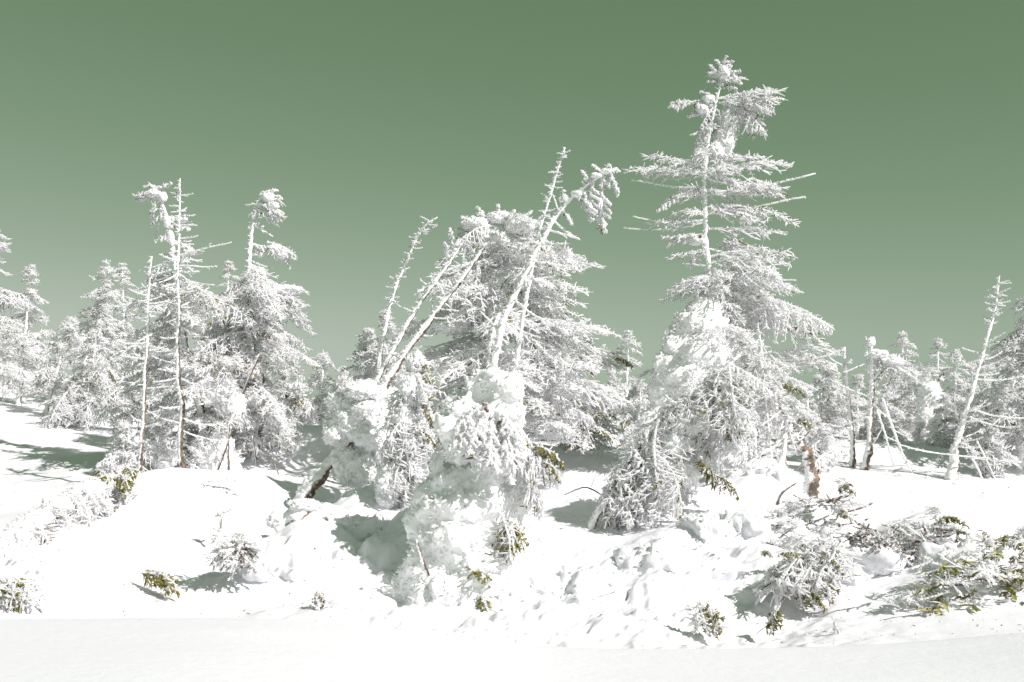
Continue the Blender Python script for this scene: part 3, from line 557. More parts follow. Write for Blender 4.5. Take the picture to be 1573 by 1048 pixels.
hand(t, 13.2, [('chunk', 926, 270, 928, 358, .1), ('chunk', 912, 278, 906, 342, 0), ('chunk', 935, 265, 950, 300, 0), ('chunk', 920, 272, 936, 252, 0), ('chunk', 932, 266, 952, 262, 0), ('chunk', 905, 282, 893, 262, 0), ('chunk', 925, 270, 910, 252, 0), ('chunk', 885, 300, 912, 318, 0), ('chunk', 895, 292, 918, 340, .1),
    ('chunk', 868, 318, 864, 292, 0), ('chunk', 862, 322, 880, 345, 0), ('bare', 850, 338, 890, 368), ('bare', 840, 352, 888, 366), ('fir', 832, 370, 878, 392), ('bare', 815, 400, 870, 408), ('bare', 860, 328, 850, 300), ('fir', 800, 430, 850, 440), ('bare', 775, 495, 830, 520), ('bare', 790, 460, 850, 500), ('bare', 770, 510, 740, 480), ('green', 920, 345, 927, 360, 0)], r)
clumps(t, 13.2, [(930, 264, 9, 4), (915, 270, 8, 4), (868, 306, 9, 6), (885, 298, 9, 5), (922, 312, 4, 9), (906, 318, 4, 8), (927, 345, 4, 7)], r)
twigs(t, 13.2, tr, 30, r, 290, 560, .03, .09)
fir('spruce_tree', 'lone thin spruce against the sky between the broad fir and the tall tree', 25, [(965, 507, .012), (963, 580, .05), (962, 660, .08)],
    [(508, 965, 961, 970), (535, 965, 948, 988), (552, 965, 938, 990), (585, 964, 940, 985), (620, 963, 926, 1000), (645, 962, 920, 1005)], 64, FAR, 39)
fir('fir_tree', 'low dense fir in the gap left of the drooping tree', 20.5, [(985, 585, .02), (980, 640, .06), (975, 700, .09)],
    [(590, 988, 970, 1002), (620, 985, 945, 1010), (660, 980, 930, 1012), (690, 978, 940, 1005)], 80, MIXED, 40, droop=.5)
fir('fir_tree', 'low green-tipped fir under the right skirts of the broad fir', 18.5, [(905, 600, .02), (902, 640, .05), (900, 705, .08)],
    [(610, 905, 880, 925), (640, 903, 865, 945), (680, 900, 862, 952), (700, 900, 868, 948)], 90, {'fir': 3, 'firg': 2, 'green': 1, 'droop': 1}, 41, droop=.6)
t, r = fir('fir_tree', 'small snow-plastered fir hanging like a curtain between stump and snow pillar', 13.3, [(642, 540, .02), (636, 640, .06), (622, 800, .09)],
    [(560, 641, 625, 655), (600, 637, 606, 664), (650, 633, 595, 662), (700, 629, 588, 660), (745, 626, 575, 648), (790, 624, 572, 645)], 130, {'droop': 4, 'fir': 1.5, 'chunk': 1}, 42, droop=1.3)
hand(t, 13.3, [('green', 645, 570, 662, 588, -.1), ('green', 645, 610, 665, 648, -.1), ('green', 640, 650, 668, 682, -.1), ('green', 650, 560, 660, 568, -.1), ('green', 622, 750, 632, 780, -.1), ('droop', 640, 560, 650, 640, -.15), ('droop', 630, 600, 600, 700, -.15), ('droop', 632, 640, 640, 740, -.15), ('droop', 625, 700, 590, 770, -.15), ('droop', 622, 710, 628, 785, -.2), ('bare', 590, 720, 580, 745, -.2)], r)
clumps(t, 13.3, [(640, 560, 15, 20), (632, 600, 18, 26), (646, 592, 10, 16), (648, 640, 10, 22), (622, 640, 18, 24), (612, 690, 20, 26), (636, 690, 14, 20), (600, 735, 22, 28), (625, 735, 16, 20), (596, 765, 20, 18), (650, 690, 14, 20)], r)
# tall tree
tr = [(1113, 92, .018), (1100, 160, .035), (1088, 220, .05), (1082, 300, .06), (1085, 380, .066), (1092, 450, .08), (1108, 530, .14), (1140, 640, .17), (1160, 740, .19)]
t, r = fir('tall_fir', 'tallest tree: rimed fir with bare storm-flagged upper limbs and ragged crown', 16.6, tr,
    [(415, 1090, 1050, 1150), (440, 1093, 1028, 1155), (465, 1096, 1020, 1150), (490, 1100, 1040, 1150), (530, 1105, 1020, 1150), (570, 1115, 1000, 1170), (620, 1130, 1000, 1190), (660, 1140, 1020, 1200)], 150, {'fir': 5, 'firg': 1, 'droop': .8, 'bare': .4}, 51, rime=(1.1, .5), droop=.35)
hand(t, 16.6, [('fir', 1084, 266, 960, 264), ('fir', 1084, 255, 992, 242), ('bare', 1080, 292, 970, 280), ('fir', 1083, 262, 1010, 268), ('fir', 1085, 258, 1174, 240), ('fir', 1082, 275, 1216, 255), ('bare', 1082, 293, 1253, 264), ('fir', 1120, 285, 1205, 290), ('firg', 1110, 275, 1200, 300), ('bare', 1080, 285, 1045, 305), ('chunk', 1050, 300, 1008, 326), ('fir', 1082, 322, 1034, 328),
    ('bare', 1081, 342, 958, 350), ('bare', 1081, 338, 972, 332), ('fir', 1080, 340, 1000, 345), ('chunk', 1083, 362, 1018, 366), ('chunk', 1060, 362, 1025, 378), ('bare', 1085, 330, 1237, 306), ('firg', 1088, 325, 1224, 346), ('fir', 1085, 318, 1150, 318), ('fir', 1086, 330, 1180, 330), ('fir', 1088, 352, 1205, 360), ('bare', 1086, 390, 1032, 390), ('bare', 1088, 382, 1150, 395), ('firg', 1090, 395, 1222, 396), ('fir', 1090, 405, 1215, 408), ('fir', 1092, 415, 1225, 444), ('bare', 1087, 408, 1050, 405), ('fir', 1088, 375, 1060, 410),
    ('fir', 1086, 300, 1160, 300), ('firg', 1150, 275, 1203, 300), ('fir', 1088, 240, 1135, 262), ('fir', 1088, 250, 1130, 240),
    ('chunk', 1108, 122, 1090, 100, 0), ('chunk', 1110, 118, 1126, 94, 0), ('chunk', 1110, 122, 1140, 128, 0), ('chunk', 1106, 128, 1086, 124, 0), ('chunk', 1110, 110, 1116, 86, 0), ('chunk', 1110, 116, 1138, 110, 0), ('chunk', 1112, 112, 1100, 92, 0), ('chunk', 1108, 130, 1132, 138, 0), ('fir', 1108, 125, 1140, 120), ('fir', 1108, 122, 1088, 112),
    ('chunk', 1098, 155, 1026, 164), ('chunk', 1060, 156, 1030, 160), ('chunk', 1098, 150, 1075, 140), ('chunk', 1096, 162, 1055, 180), ('chunk', 1094, 172, 1060, 178), ('fir', 1102, 152, 1200, 140), ('firg', 1105, 158, 1202, 152), ('fir', 1110, 160, 1185, 172), ('droop', 1120, 158, 1190, 165), ('droop', 1115, 162, 1176, 204), ('firg', 1110, 170, 1172, 190), ('chunk', 1130, 155, 1198, 140), ('bare', 1090, 190, 1060, 208), ('chunk', 1093, 180, 1075, 200), ('droop', 1096, 165, 1075, 215), ('droop', 1100, 168, 1130, 215), ('fir', 1090, 205, 1065, 240)], r)
clumps(t, 16.6, [(1112, 112, 8, 9), (1120, 122, 7, 5), (1088, 152, 9, 6), (1078, 168, 10, 7), (1040, 163, 8, 4), (1118, 188, 15, 24), (1113, 215, 15, 24), (1124, 170, 10, 8), (1100, 232, 14, 14), (1075, 230, 8, 20), (1070, 370, 12, 7)], r)
crown(t, 16.5, [(235, 1088, 1050, 1125), (300, 1082, 1035, 1130), (400, 1087, 1040, 1140)], 34, {'fir': 2, 'bare': 2, 'firg': .5}, r, droop=.15, spacing=.16)
DRAPES.append((t, [(1085, 482, 26, 14), (1062, 500, 26, 20), (1092, 508, 30, 26), (1045, 530, 24, 22), (1072, 540, 38, 30), (1100, 555, 28, 30), (1030, 562, 24, 26), (1055, 585, 40, 36), (1092, 605, 36, 40), (1018, 600, 22, 30), (1105, 645, 30, 34), (1060, 640, 42, 42), (1015, 650, 26, 34), (1120, 690, 32, 34), (1075, 690, 44, 40), (1030, 700, 34, 40)], 16.5, 401, 1500))
tr = [(1126, 338, .02), (1127, 400, .035), (1128, 470, .05), (1135, 560, .08), (1160, 660, .1), (1172, 735, .12)]
t, r = fir('fir_tree', 'rimed fir grown against the right side of the tallest tree', 17.4, tr,
    [(345, 1130, 1112, 1172), (385, 1132, 1102, 1212), (430, 1136, 1090, 1222), (480, 1145, 1090, 1240), (520, 1150, 1090, 1262), (570, 1156, 1100, 1278), (620, 1165, 1110, 1268), (670, 1172, 1120, 1250), (705, 1178, 1130, 1238)], 170, {'fir': 4, 'firg': 2.4, 'droop': .8, 'bare': 1.8, 'dark': .3, 'green': .45, 'twig': .7}, 52, rime=(1, .2), droop=.35)
hand(t, 17.4, [('fir', 1190, 545, 1290, 545), ('fir', 1200, 560, 1285, 560), ('bare', 1200, 552, 1296, 538), ('green', 1205, 505, 1256, 512), ('firg', 1180, 490, 1270, 530), ('firg', 1180, 480, 1245, 488), ('green', 1195, 590, 1235, 606), ('green', 1180, 575, 1215, 600), ('green', 1228, 645, 1248, 655), ('firg', 1175, 440, 1228, 450)], r)
tr = [(1164, 500, .03), (1172, 560, .055), (1186, 610, .08), (1210, 655, .11), (1236, 700, .13), (1250, 750, .2)]
t, r = fir('fir_tree', 'fir with a flaking red-brown trunk foot standing right of the tall tree', 15.6, tr,
    [(560, 1178, 1140, 1215), (600, 1190, 1140, 1240), (640, 1205, 1150, 1262), (680, 1215, 1175, 1265)], 60, {'fir': 3, 'bare': 2, 'droop': 1, 'firg': 1}, 53, rime=(.7, -.25), droop=.5)
for i, q in enumerate([[(1208, 640, .05), (1203, 690, .07), (1196, 750, .1)], [(1216, 652, .035), (1192, 684, .05), (1160, 704, .05), (1142, 728, .045), (1128, 764, .04)], [(1165, 590, .02), (1158, 640, .03), (1162, 720, .04)], [(1172, 575, .02), (1180, 650, .03), (1186, 720, .04)], [(1155, 600, .02), (1148, 660, .025), (1140, 715, .03)]]):
    stem(t, pp(q, 15.5), 60+i, (.8, .55 if i != 1 else 1.0), 'branch', 8, .8)
hand(t, 15.5, [('bare', 1180, 690, 1135, 705), ('bare', 1150, 715, 1100, 722), ('bare', 1175, 640, 1170, 715), ('droop', 1160, 640, 1150, 720), ('droop', 1205, 630, 1225, 700), ('green', 1225, 640, 1244, 655), ('bare', 1195, 700, 1190, 745), ('bare', 1205, 700, 1212, 745)], r)
clumps(t, 15.4, [(1170, 735, 36, 26), (1200, 745, 30, 26), (1140, 740, 26, 18)], r)
# drooping tree in front of it
tr = [(1136, 546, .03), (1082, 588, .05), (1034, 625, .062), (990, 668, .075), (956, 713, .085), (930, 762, .095), (912, 806, .1)]
t, r = fir('drooping_fir', 'bowed fir arching down left with hanging frosted fronds and green tips', 14.0, tr, None, 0, None, 54, rime=(1.2, .5))
tp = catmull([(q[0], q[1], 0) for q in tr], 60)
for i in range(84):
    j = int(r.integers(3, 56)); x, y = tp[j, :2]; s = j/60
    dx, dy = r.uniform(5, 75)*(1-.25*s), r.uniform(45, 130)
    if i % 6 == 0: dx = -r.uniform(8, 40); dy = r.uniform(10, 70)
    ye = min(y+dy, 812-.12*(x+dx-930) if x+dx < 1060 else 775)
    if ye < y+12: continue
    off = r.uniform(-.45, .35); branch(t, P(x, y, 14)+np.array([0, off*.3, .02]), P(x+dx, ye, 14+off), 'droop' if r.random() < .5 else r.choice(['fir', 'fir', 'firg', 'chunk']), r)
hand(t, 13.8, [('green', 1036, 760, 1046, 802, 0), ('green', 1030, 720, 1042, 760, 0), ('green', 1090, 725, 1134, 764, 0), ('green', 1075, 700, 1096, 745, 0), ('green', 1105, 640, 1124, 676, 0), ('green', 1098, 630, 1120, 650, 0), ('green', 1128, 600, 1148, 622, 0), ('green', 1085, 690, 1092, 704, 0), ('green', 1000, 730, 1012, 760, 0), ('green', 1136, 575, 1142, 590, 0),
    ('bare', 1074, 590, 1056, 570, 0), ('bare', 1070, 598, 1060, 580, 0), ('bare', 1040, 620, 1022, 606, 0), ('chunk', 955, 740, 990, 790, -.1), ('bare', 1010, 740, 1005, 800, -.1), ('bare', 985, 760, 980, 800, 0), ('droop', 975, 700, 1010, 800, -.2), ('droop', 1000, 690, 1045, 790, -.2), ('chunk', 990, 790, 950, 765, -.1)], r)
clumps(t, 14.1, [(1005, 690, 26, 24), (1030, 680, 26, 28), (1060, 660, 30, 28), (975, 730, 22, 26), (1000, 760, 26, 26), (1080, 640, 30, 28), (1050, 720, 26, 26), (955, 770, 18, 20)], r)
# right side
tr = [(1297, 534, .035), (1302, 600, .05), (1307, 660, .065), (1311, 726, .1)]
t, r = fir('snag', 'slimmer left one of two broken upright snags on the right', 18.4, tr, None, 0, None, 61, rime=(.95, -.15), cat='dead tree')
twigs(t, 18.4, tr, 16, r, 545, 690, .15, .5)
tr = [(1338, 521, .055), (1337, 590, .075), (1335, 660, .095), (1329, 732, .14)]
t, r = fir('snag', 'stout splintered snag with bare orange wood and a white side bough', 18.2, tr, None, 0, None, 62, rime=(.85, -.25), cat='dead tree')
stem(t, pp([(1330, 518, .014), (1332, 550, .02), (1334, 575, .02)], 18.2), 63, (1.2, 1), 'splinter')
hand(t, 18.2, [('fir', 1338, 545, 1405, 565), ('fir', 1340, 550, 1380, 548), ('bare', 1338, 580, 1442, 576), ('bare', 1338, 555, 1296, 572), ('fir', 1340, 560, 1430, 585), ('fir', 1342, 545, 1372, 570), ('fir', 1345, 555, 1392, 590), ('bare', 1336, 598, 1402, 600), ('droop', 1345, 552, 1375, 600), ('fir', 1380, 560, 1440, 572), ('bare', 1335, 640, 1300, 650), ('bare', 1336, 610, 1290, 590), ('bare', 1330, 700, 1355, 655), ('bare', 1338, 615, 1375, 650)], r)
clumps(t, 18.2, [(1350, 545, 14, 7), (1370, 556, 18, 7), (1338, 525, 7, 7)], r)
for i, (q, l) in enumerate([([(1356, 612, .03), (1372, 660, .035), (1388, 700, .035), (1408, 735, .03)], 'dead pole leaning to the right from the splintered snag into the snow'),
                            ([(1348, 630, .025), (1360, 670, .03), (1372, 715, .03)], 'shorter dead pole propped beside the longer leaning pole')]):
    o = thing('dead_pole', l, 'dead branch', P(q[-1][0], q[-1][1], 17.9)); stem(o, pp(q, 17.9), 70+i, (1, .3), 'pole', 7); rr = np.random.default_rng(70+i)
    hand(o, 17.9, [('bare', q[1][0], q[1][1], q[1][0]+22, q[1][1]+10), ('bare', q[1][0], q[1][1]+12, q[1][0]-16, q[1][1]+20)], rr)
tr = [(1535, 424, .014), (1528, 470, .035), (1516, 520, .055), (1500, 582, .07), (1480, 655, .09), (1464, 705, .12), (1452, 742, .16)]
t, r = fir('leaning_snag', 'frosted bare pole leaning right by the right edge, bristling near its tip', 17.5, tr, None, 0, None, 64, rime=(1.15, .45), cat='dead tree')
twigs(t, 17.5, tr, 46, r, 430, 500, .08, .24); twigs(t, 17.5, tr, 14, r, 500, 690, .15, .5, 1)
hand(t, 17.5, [('bare', 1500, 582, 1580, 577), ('bare', 1494, 628, 1580, 642), ('bare', 1517, 546, 1478, 534), ('bare', 1490, 640, 1560, 655), ('bare', 1525, 466, 1552, 462), ('bare', 1470, 700, 1518, 705), ('fir', 1475, 680, 1500, 700)], r)
fir('fir_tree', 'large rimed fir cut off by the right edge of the picture', 18.6, [(1592, 440, .02), (1588, 520, .06), (1580, 620, .1), (1562, 770, .17)],
    [(452, 1590, 1570, 1610), (500, 1588, 1545, 1640), (560, 1585, 1520, 1660), (620, 1580, 1510, 1660), (680, 1575, 1515, 1650), (715, 1570, 1530, 1640)], 190, {'fir': 4, 'firg': 1, 'dark': .6, 'bare': .6, 'droop': 1}, 65, rime=(1, .2), droop=.5)
fir('fir_tree', 'dark-hearted fir behind the leaning pole at right', 21, [(1545, 520, .015), (1542, 600, .07), (1540, 715, .11)],
    [(528, 1545, 1535, 1556), (570, 1543, 1510, 1580), (630, 1541, 1496, 1588), (690, 1540, 1490, 1590)], 130, FAR, 66, droop=.5)
for x, y, n, l, s in [(1387, 511, 46, 'thin distant spruce, left of the two with bare stems on the right skyline', 71), (1441, 520, 60, 'thin distant spruce, right of the two with bare stems on the right skyline', 72)]:
    fir('spruce_tree', l, 28, [(x, y-2, .01), (x, y+50, .04), (x-2, y+150, .07)],
        [(y, x, x-4, x+4), (y+16, x, x-12, x+15), (y+32, x, x-17, x+24), (y+50, x, x-20, x+22), (y+75, x, x-28, x+26), (y+110, x, x-32, x+32)], n, {'fir': 2, 'dark': 2, 'bare': 1}, s, group=BG)
for i, (x, y0, y1, w, D, n, l) in enumerate([
    (1468, 536, 672, 38, 26, 110, 'pointed grey spruce between the skyline spruces and the leaning pole'), (1402, 575, 690, 44, 24, 100, 'bushy dark fir behind the splintered snag bough'),
    (1362, 590, 692, 36, 23.5, 90, 'low dark fir right behind the splintered snag'), (1318, 575, 690, 36, 23.5, 90, 'fir hidden behind the two upright snags'),
    (1275, 560, 690, 42, 22.5, 110, 'grey fir filling the gap right of the tall tree'), (1495, 590, 705, 42, 22, 100, 'low fir at the foot of the leaning pole'),
    (1452, 605, 700, 30, 22, 80, 'low dark fir right of the snow column'), (1240, 590, 690, 36, 21, 80, 'green-brown fir thicket behind the red-brown trunk foot'), (1512, 545, 690, 30, 24, 80, 'slim dark fir crossing the leaning pole')]):
    m = {'dark': 1.2, 'fir': 3.5, 'firg': 1.4, 'green': .3, 'twig': .3}
    fir('fir_tree', l, D, [(x, y0, .012), (x, (y0+y1)/2, .05), (x-2, y1+12, .09)], [(y0+2, x, x-5, x+5), (y0+25, x, x-w*.45, x+w*.45), (y0+60, x, x-w*.8, x+w*.8), (y1-20, x, x-w, x+w), (y1, x, x-w*.9, x+w*.9)], n, m, 80+i, group=BG, droop=.45)
for i, (x, y0, y1, w, D, n, l) in enumerate([
    (845, 610, 680, 46, 22, 70, 'low white fir seen under the broad fir'), (1045, 600, 690, 46, 21, 80, 'low fir hidden behind the drooping tree'), (540, 580, 690, 34, 22, 60, 'low fir right behind the stump of the leaning twin snag'),
    (250, 580, 690, 40, 20.5, 80, 'pale fir between the slender snag and the tall snag'), (330, 560, 690, 46, 20.5, 90, 'pale fir filling the space behind the tall snag'), (700, 560, 690, 50, 20.5, 90, 'pale fir behind the foot of the twin leaning snags')]):
    fir('fir_tree', l, D, [(x, y0, .012), (x, (y0+y1)/2, .05), (x-2, y1+12, .09)], [(y0+2, x, x-6, x+6), (y0+25, x, x-w*.5, x+w*.5), (y1-20, x, x-w, x+w), (y1, x, x-w*.9, x+w*.9)], n, {'fir': 3, 'dark': 1.3, 'firg': 1}, 95+i, group=BG, droop=.45)
for i, (x, y0, y1, w, D, n, l) in enumerate([
    (245, 648, 712, 44, 16.9, 60, 'low frosted bush between the feet of the two left snags'), (300, 665, 716, 34, 17.4, 44, 'low frosted bush right of the tall snag foot'), (355, 640, 712, 42, 18.6, 60, 'low white bush under the flagged fir'),
    (430, 650, 706, 36, 18.8, 50, 'low white bush under the right skirts of the flagged fir'), (190, 655, 720, 32, 16.6, 40, 'low frosted bush left of the slender snag'), (655, 640, 735, 40, 16.5, 60, 'low snowy bush behind the hanging curtain fir'),
    (790, 650, 715, 44, 17.2, 60, 'low snowy bush at the foot of the broad fir'), (1000, 655, 705, 34, 17.4, 40, 'low snowy bush behind the bowed fir'), (1265, 660, 715, 30, 17.6, 40, 'low frosted bush between red-brown trunk and upright snags'), (1525, 660, 735, 34, 18.2, 50, 'low frosted bush right of the leaning pole foot'), (1370, 660, 705, 30, 20, 40, 'low frosted bush behind the propped poles')]):
    t, r = fir('snowy_bush', l, D, [(x, y0+6, .01), (x, (y0+y1)/2, .03), (x-2, y1+8, .05)], [(y0, x, x-8, x+8), (y0+15, x, x-w*.6, x+w*.6), (y1-12, x, x-w, x+w), (y1+4, x, x-w, x+w)], n*1.4, {'fir': 3, 'bare': 1.5, 'droop': 1.5, 'firg': .6, 'chunk': .5}, 130+i, group='low frosted bushes among the trunks', cat='bush', droop=.5)
    clumps(t, D+.15, [(x+r.uniform(-.4, .4)*w, y1-r.uniform(5, 30), w*.5, w*.32) for k in range(4)], r)
far_n = ['leftmost', 'second', 'third', 'fourth', 'fifth', 'sixth', 'seventh', 'eighth', 'ninth', 'tenth', 'eleventh', 'twelfth', 'thirteenth', 'fourteenth', 'fifteenth', 'sixteenth', 'last']
rf = np.random.default_rng(500)
for i, (x, y0, w) in enumerate([(15, 500, 34), (92, 540, 30), (130, 505, 34), (235, 520, 34), (455, 560, 36), (525, 562, 34), (645, 575, 36), (938, 560, 28), (1005, 575, 34), (1255, 575, 34), (1292, 590, 34), (1340, 580, 34), (1378, 572, 34), (1422, 560, 34), (1492, 555, 34), (1525, 560, 34), (1575, 540, 36)]):
    D = rf.uniform(27, 31); y1 = float(np.interp(x, [0, 200, 400, 1573], [625, 650, 662, 664]))
    fir('far_spruce', far_n[i]+' small spruce, counted from the left, in the far frosted band on the skyline', D, [(x, y0, .01), (x+2, (y0+y1)/2, .05), (x, y1+14, .09)],
        [(y0+2, x, x-4, x+5), (y0+25, x, x-w*.4, x+w*.42), (y0+55, x, x-w*.8, x+w*.8), (y1, x, x-w*1.05, x+w)], 70, {'dark': .8, 'fir': 3, 'firg': .8}, 510+i, group='far spruce band on the skyline', cat='spruce', wide=1.3, spacing=.26)
# ------------------------------------------------------------------ snow pillar and the things in the hollow
def blob_mesh(name, blobs, voxel, seed, amp=1., mat=None, ragged=None):
    """one snow body grown from overlapping balls (x, y, z, rx, rz), fused, then roughened"""
    bm = bmesh.new()
    for (c, rx, rz) in blobs:
        bmesh.ops.create_icosphere(bm, subdivisions=3, radius=1, matrix=Matrix.Translation(Vector(c)) @ Matrix.Diagonal((rx, rx*.92, rz, 1)))
    me = bpy.data.meshes.new('tmp'); bm.to_mesh(me); bm.free()
    o = bpy.data.objects.new('tmp', me); C.objects.link(o); m = o.modifiers.new('r', 'REMESH'); m.mode = 'VOXEL'; m.voxel_size = voxel
    m2 = o.modifiers.new('s', 'SMOOTH'); m2.factor = .5; m2.iterations = 6
    dg = bpy.context.evaluated_depsgraph_get(); ev = o.evaluated_get(dg).to_mesh()
    nv = len(ev.vertices); v = np.zeros(nv*3, np.float32); ev.vertices.foreach_get('co', v); v = v.reshape(-1, 3).astype(float)
    no = np.zeros(nv*3, np.float32); ev.vertices.foreach_get('normal', no); no = no.reshape(-1, 3)
    L = np.zeros(len(ev.loops), np.int32); ev.loops.foreach_get('vertex_index', L); tot = np.zeros(len(ev.polygons), np.int32); ev.polygons.foreach_get('loop_total', tot)
    o.evaluated_get(dg).to_mesh_clear(); bpy.data.objects.remove(o); bpy.data.meshes.remove(me)
    wr = .4*np.stack([fbm(v*3+k*9, 2, seed+k) for k in range(3)], 1)
    h = .15*fbm(v*2.2+wr, 3, seed)+.045*fbm(v*5+wr*2, 3, seed+4, .5, True)+.016*fbm(v*16, 3, seed+7, .6)
    v = v+no*(h*amp)[:, None]
    mb = MB()
    st = np.r_[0, np.cumsum(tot)[:-1]]; q = st[tot == 4]; f = L[q[:, None]+np.arange(4)]; mb.add(v, f)
    q = st[tot == 3]
    if len(q): mb.add(np.zeros((0, 3)), L[q[:, None]+np.arange(3)]-mb.n)
    r = np.random.default_rng(seed)
    if ragged:                                            # rime feathers standing on the snow body
        i = r.integers(0, nv, ragged); d = unit(no[i]+r.normal(size=(ragged, 3))*.5+np.array([-.25, -.15, .1])); l = r.uniform(.015, .06, (ragged, 1, 1))
        mb.tubes((v[i])[:, None]+d[:, None]*l*np.linspace(0, 1, 3)[None, :, None], r.uniform(.008, .018, (ragged, 1))*np.array([[1.1, 1, .6]]), 4, 1, .3, r)
    return mb.mesh(name, [mat or M_SNOW, M_RIME])
def pb(items, D): return [(P(x, y, D+(q[0] if q else 0)), rx*D/F, rz*D/F) for (x, y, rx, rz, *q) in items]

for (tt, bl, DD, sd_, rg) in DRAPES: link('snow_drape', blob_mesh('snow_drape', pb(bl, DD), .04, sd_, 1.3, ragged=rg), tt, Matrix.Identity(4))
D0 = 11.6
t = thing('snow_covered_fir', 'fat snow pillar burying a young fir in front of the central trunks', 'snow-covered tree', G(735, D0)); r = np.random.default_rng(201)
me = blob_mesh('snow_body', pb([(752, 582, 26, 20), (728, 592, 24, 20), (770, 600, 26, 24, -.05), (705, 615, 22, 22, .1), (722, 630, 36, 32), (757, 632, 38, 36), (790, 640, 20, 26), (738, 668, 40, 30, -.1), (695, 655, 22, 24), (780, 682, 24, 22, -.15), (750, 700, 34, 22, -.15), (712, 694, 26, 22, -.05),
    (668, 722, 20, 26, .15), (690, 745, 34, 26, .1), (735, 742, 34, 22, .05), (655, 760, 18, 30, .1), (690, 785, 46, 34), (745, 775, 46, 30), (795, 775, 26, 30, .1), (645, 815, 20, 36, .1), (700, 830, 60, 42), (770, 825, 44, 40), (820, 835, 24, 34, .15), (670, 868, 48, 40), (745, 872, 58, 42, -.15), (800, 880, 36, 36), (640, 890, 34, 40, .1), (700, 920, 58, 42, -.2), (770, 925, 60, 40, -.25), (830, 910, 34, 36, .1), (610, 915, 30, 30, .1), (730, 965, 76, 36, -.3), (660, 950, 50, 36, -.15), (810, 955, 46, 34, -.15), (590, 945, 40, 28), (860, 945, 40, 28, .05), (560, 930, 30, 22, .2)], D0), .03, 202, 1.0, ragged=2600)
link('snow_body', me, t, Matrix.Identity(4))
hand(t, D0-.2, [('chunk', 740, 640, 720, 700, -.35), ('chunk', 755, 640, 750, 715, -.4), ('chunk', 770, 645, 780, 715, -.35), ('chunk', 765, 630, 800, 680, -.25), ('chunk', 730, 650, 700, 700, -.3), ('chunk', 760, 660, 762, 728, -.4), ('chunk', 780, 660, 800, 720, -.25), ('droop', 750, 650, 735, 725, -.35), ('droop', 770, 650, 790, 725, -.35), ('chunk', 745, 620, 700, 660, -.3), ('chunk', 720, 660, 690, 690, -.2),
    ('droop', 790, 650, 830, 730, .1), ('droop', 795, 680, 862, 738, .2), ('droop', 800, 690, 850, 740, .1), ('droop', 790, 700, 835, 770, .1), ('green', 825, 685, 866, 718, .1), ('green', 822, 680, 842, 705, .1), ('green', 838, 710, 862, 742, .1), ('green', 795, 665, 805, 700, 0), ('droop', 800, 730, 835, 790, .1), ('firg', 800, 740, 825, 780, .1),
    ('green', 775, 800, 790, 850, -.35), ('green', 785, 805, 806, 845, -.25), ('green', 782, 800, 778, 858, -.35), ('droop', 770, 790, 785, 860, -.4), ('green', 780, 795, 796, 835, -.3),
    ('green', 728, 880, 742, 890, -.5), ('green', 730, 905, 748, 935, -.5), ('green', 728, 930, 760, 962, -.5), ('green', 770, 930, 785, 965, -.45), ('dark', 755, 900, 770, 960, -.5), ('droop', 775, 905, 775, 965, -.5), ('bare', 748, 905, 765, 945, -.5), ('dark', 720, 920, 735, 960, -.5)], r)
for i, q in enumerate([[(640, 830, .02), (648, 858, .035), (660, 885, .03)], [(690, 832, .015), (704, 838, .02), (712, 848, .02)]]): stem(t, pp(q, D0-.35), 205+i, (.35, .1), 'bark_patch', 7, .4)
# snow column far right
t = thing('snow_encased_fir', 'smooth upright snow column packed on a small fir at right', 'snow-covered tree', G(1426, 23)); r = np.random.default_rng(211)
link('snow_body', blob_mesh('snow_body', pb([(1428, 598, 17, 14), (1432, 612, 18, 18), (1420, 622, 16, 20), (1428, 645, 22, 24), (1424, 668, 20, 22), (1418, 690, 18, 20)], 22.6), .045, 212, .8, ragged=300), t, Matrix.Identity(4))
hand(t, 22.5, [('dark', 1432, 615, 1448, 640), ('dark', 1420, 640, 1408, 668), ('firg', 1425, 660, 1440, 690), ('dark', 1415, 650, 1405, 690)], r)
# bowed branch under snow at far left
tr = [(-30, 872, .05, 10.2), (0, 838, .055, 10.6), (35, 806, .055, 11.2), (85, 776, .05, 12), (140, 746, .045, 13), (188, 728, .04, 14), (215, 738, .05, 14.8)]
t = thing('bowed_fir', 'young fir bent flat into an arch under snow at far left', 'fir tree', G(0, 10.4)); r = np.random.default_rng(221)
stem(t, pp(tr, 12)[::-1], 222, (1, 1), 'trunk'); tp = catmull([(q[0], q[1], q[3]) for q in tr], 60)
for i in range(90):
    j = int(r.integers(4, 58)); x, y, D = tp[j]; dx = r.uniform(-25, 35); dy = r.uniform(18, 60)*(1.1-.3*(D-10)/5)
    branch(t, P(x, y-4, D), P(x+dx, y+dy, D+r.uniform(-.45, .35)), r.choice(['droop', 'fir', 'chunk', 'firg', 'dark'], p=[.4, .2, .15, .15, .1]), r)
for j in np.linspace(2, 46, 17).astype(int):
    x, y, D = tp[j]; k = r.uniform(.7, 1.1); clump(t, P(x+r.uniform(-6, 6), y+6, D+r.uniform(-.1, .1)), .17*k, .10*k, r=r)
hand(t, 13.5, [('green', 150, 722, 165, 738, -.3), ('green', 185, 730, 192, 760, -.3), ('green', 178, 735, 200, 750, -.3), ('green', 140, 770, 152, 808, -.3), ('green', 160, 755, 168, 785, -.3), ('green', 192, 715, 205, 732, -.2)], r)
t = thing('snow_hump', 'lumpy snow hump with a fringe of green twigs in the lower left corner', 'snow mound', G(40, 10.0)); r = np.random.default_rng(231)
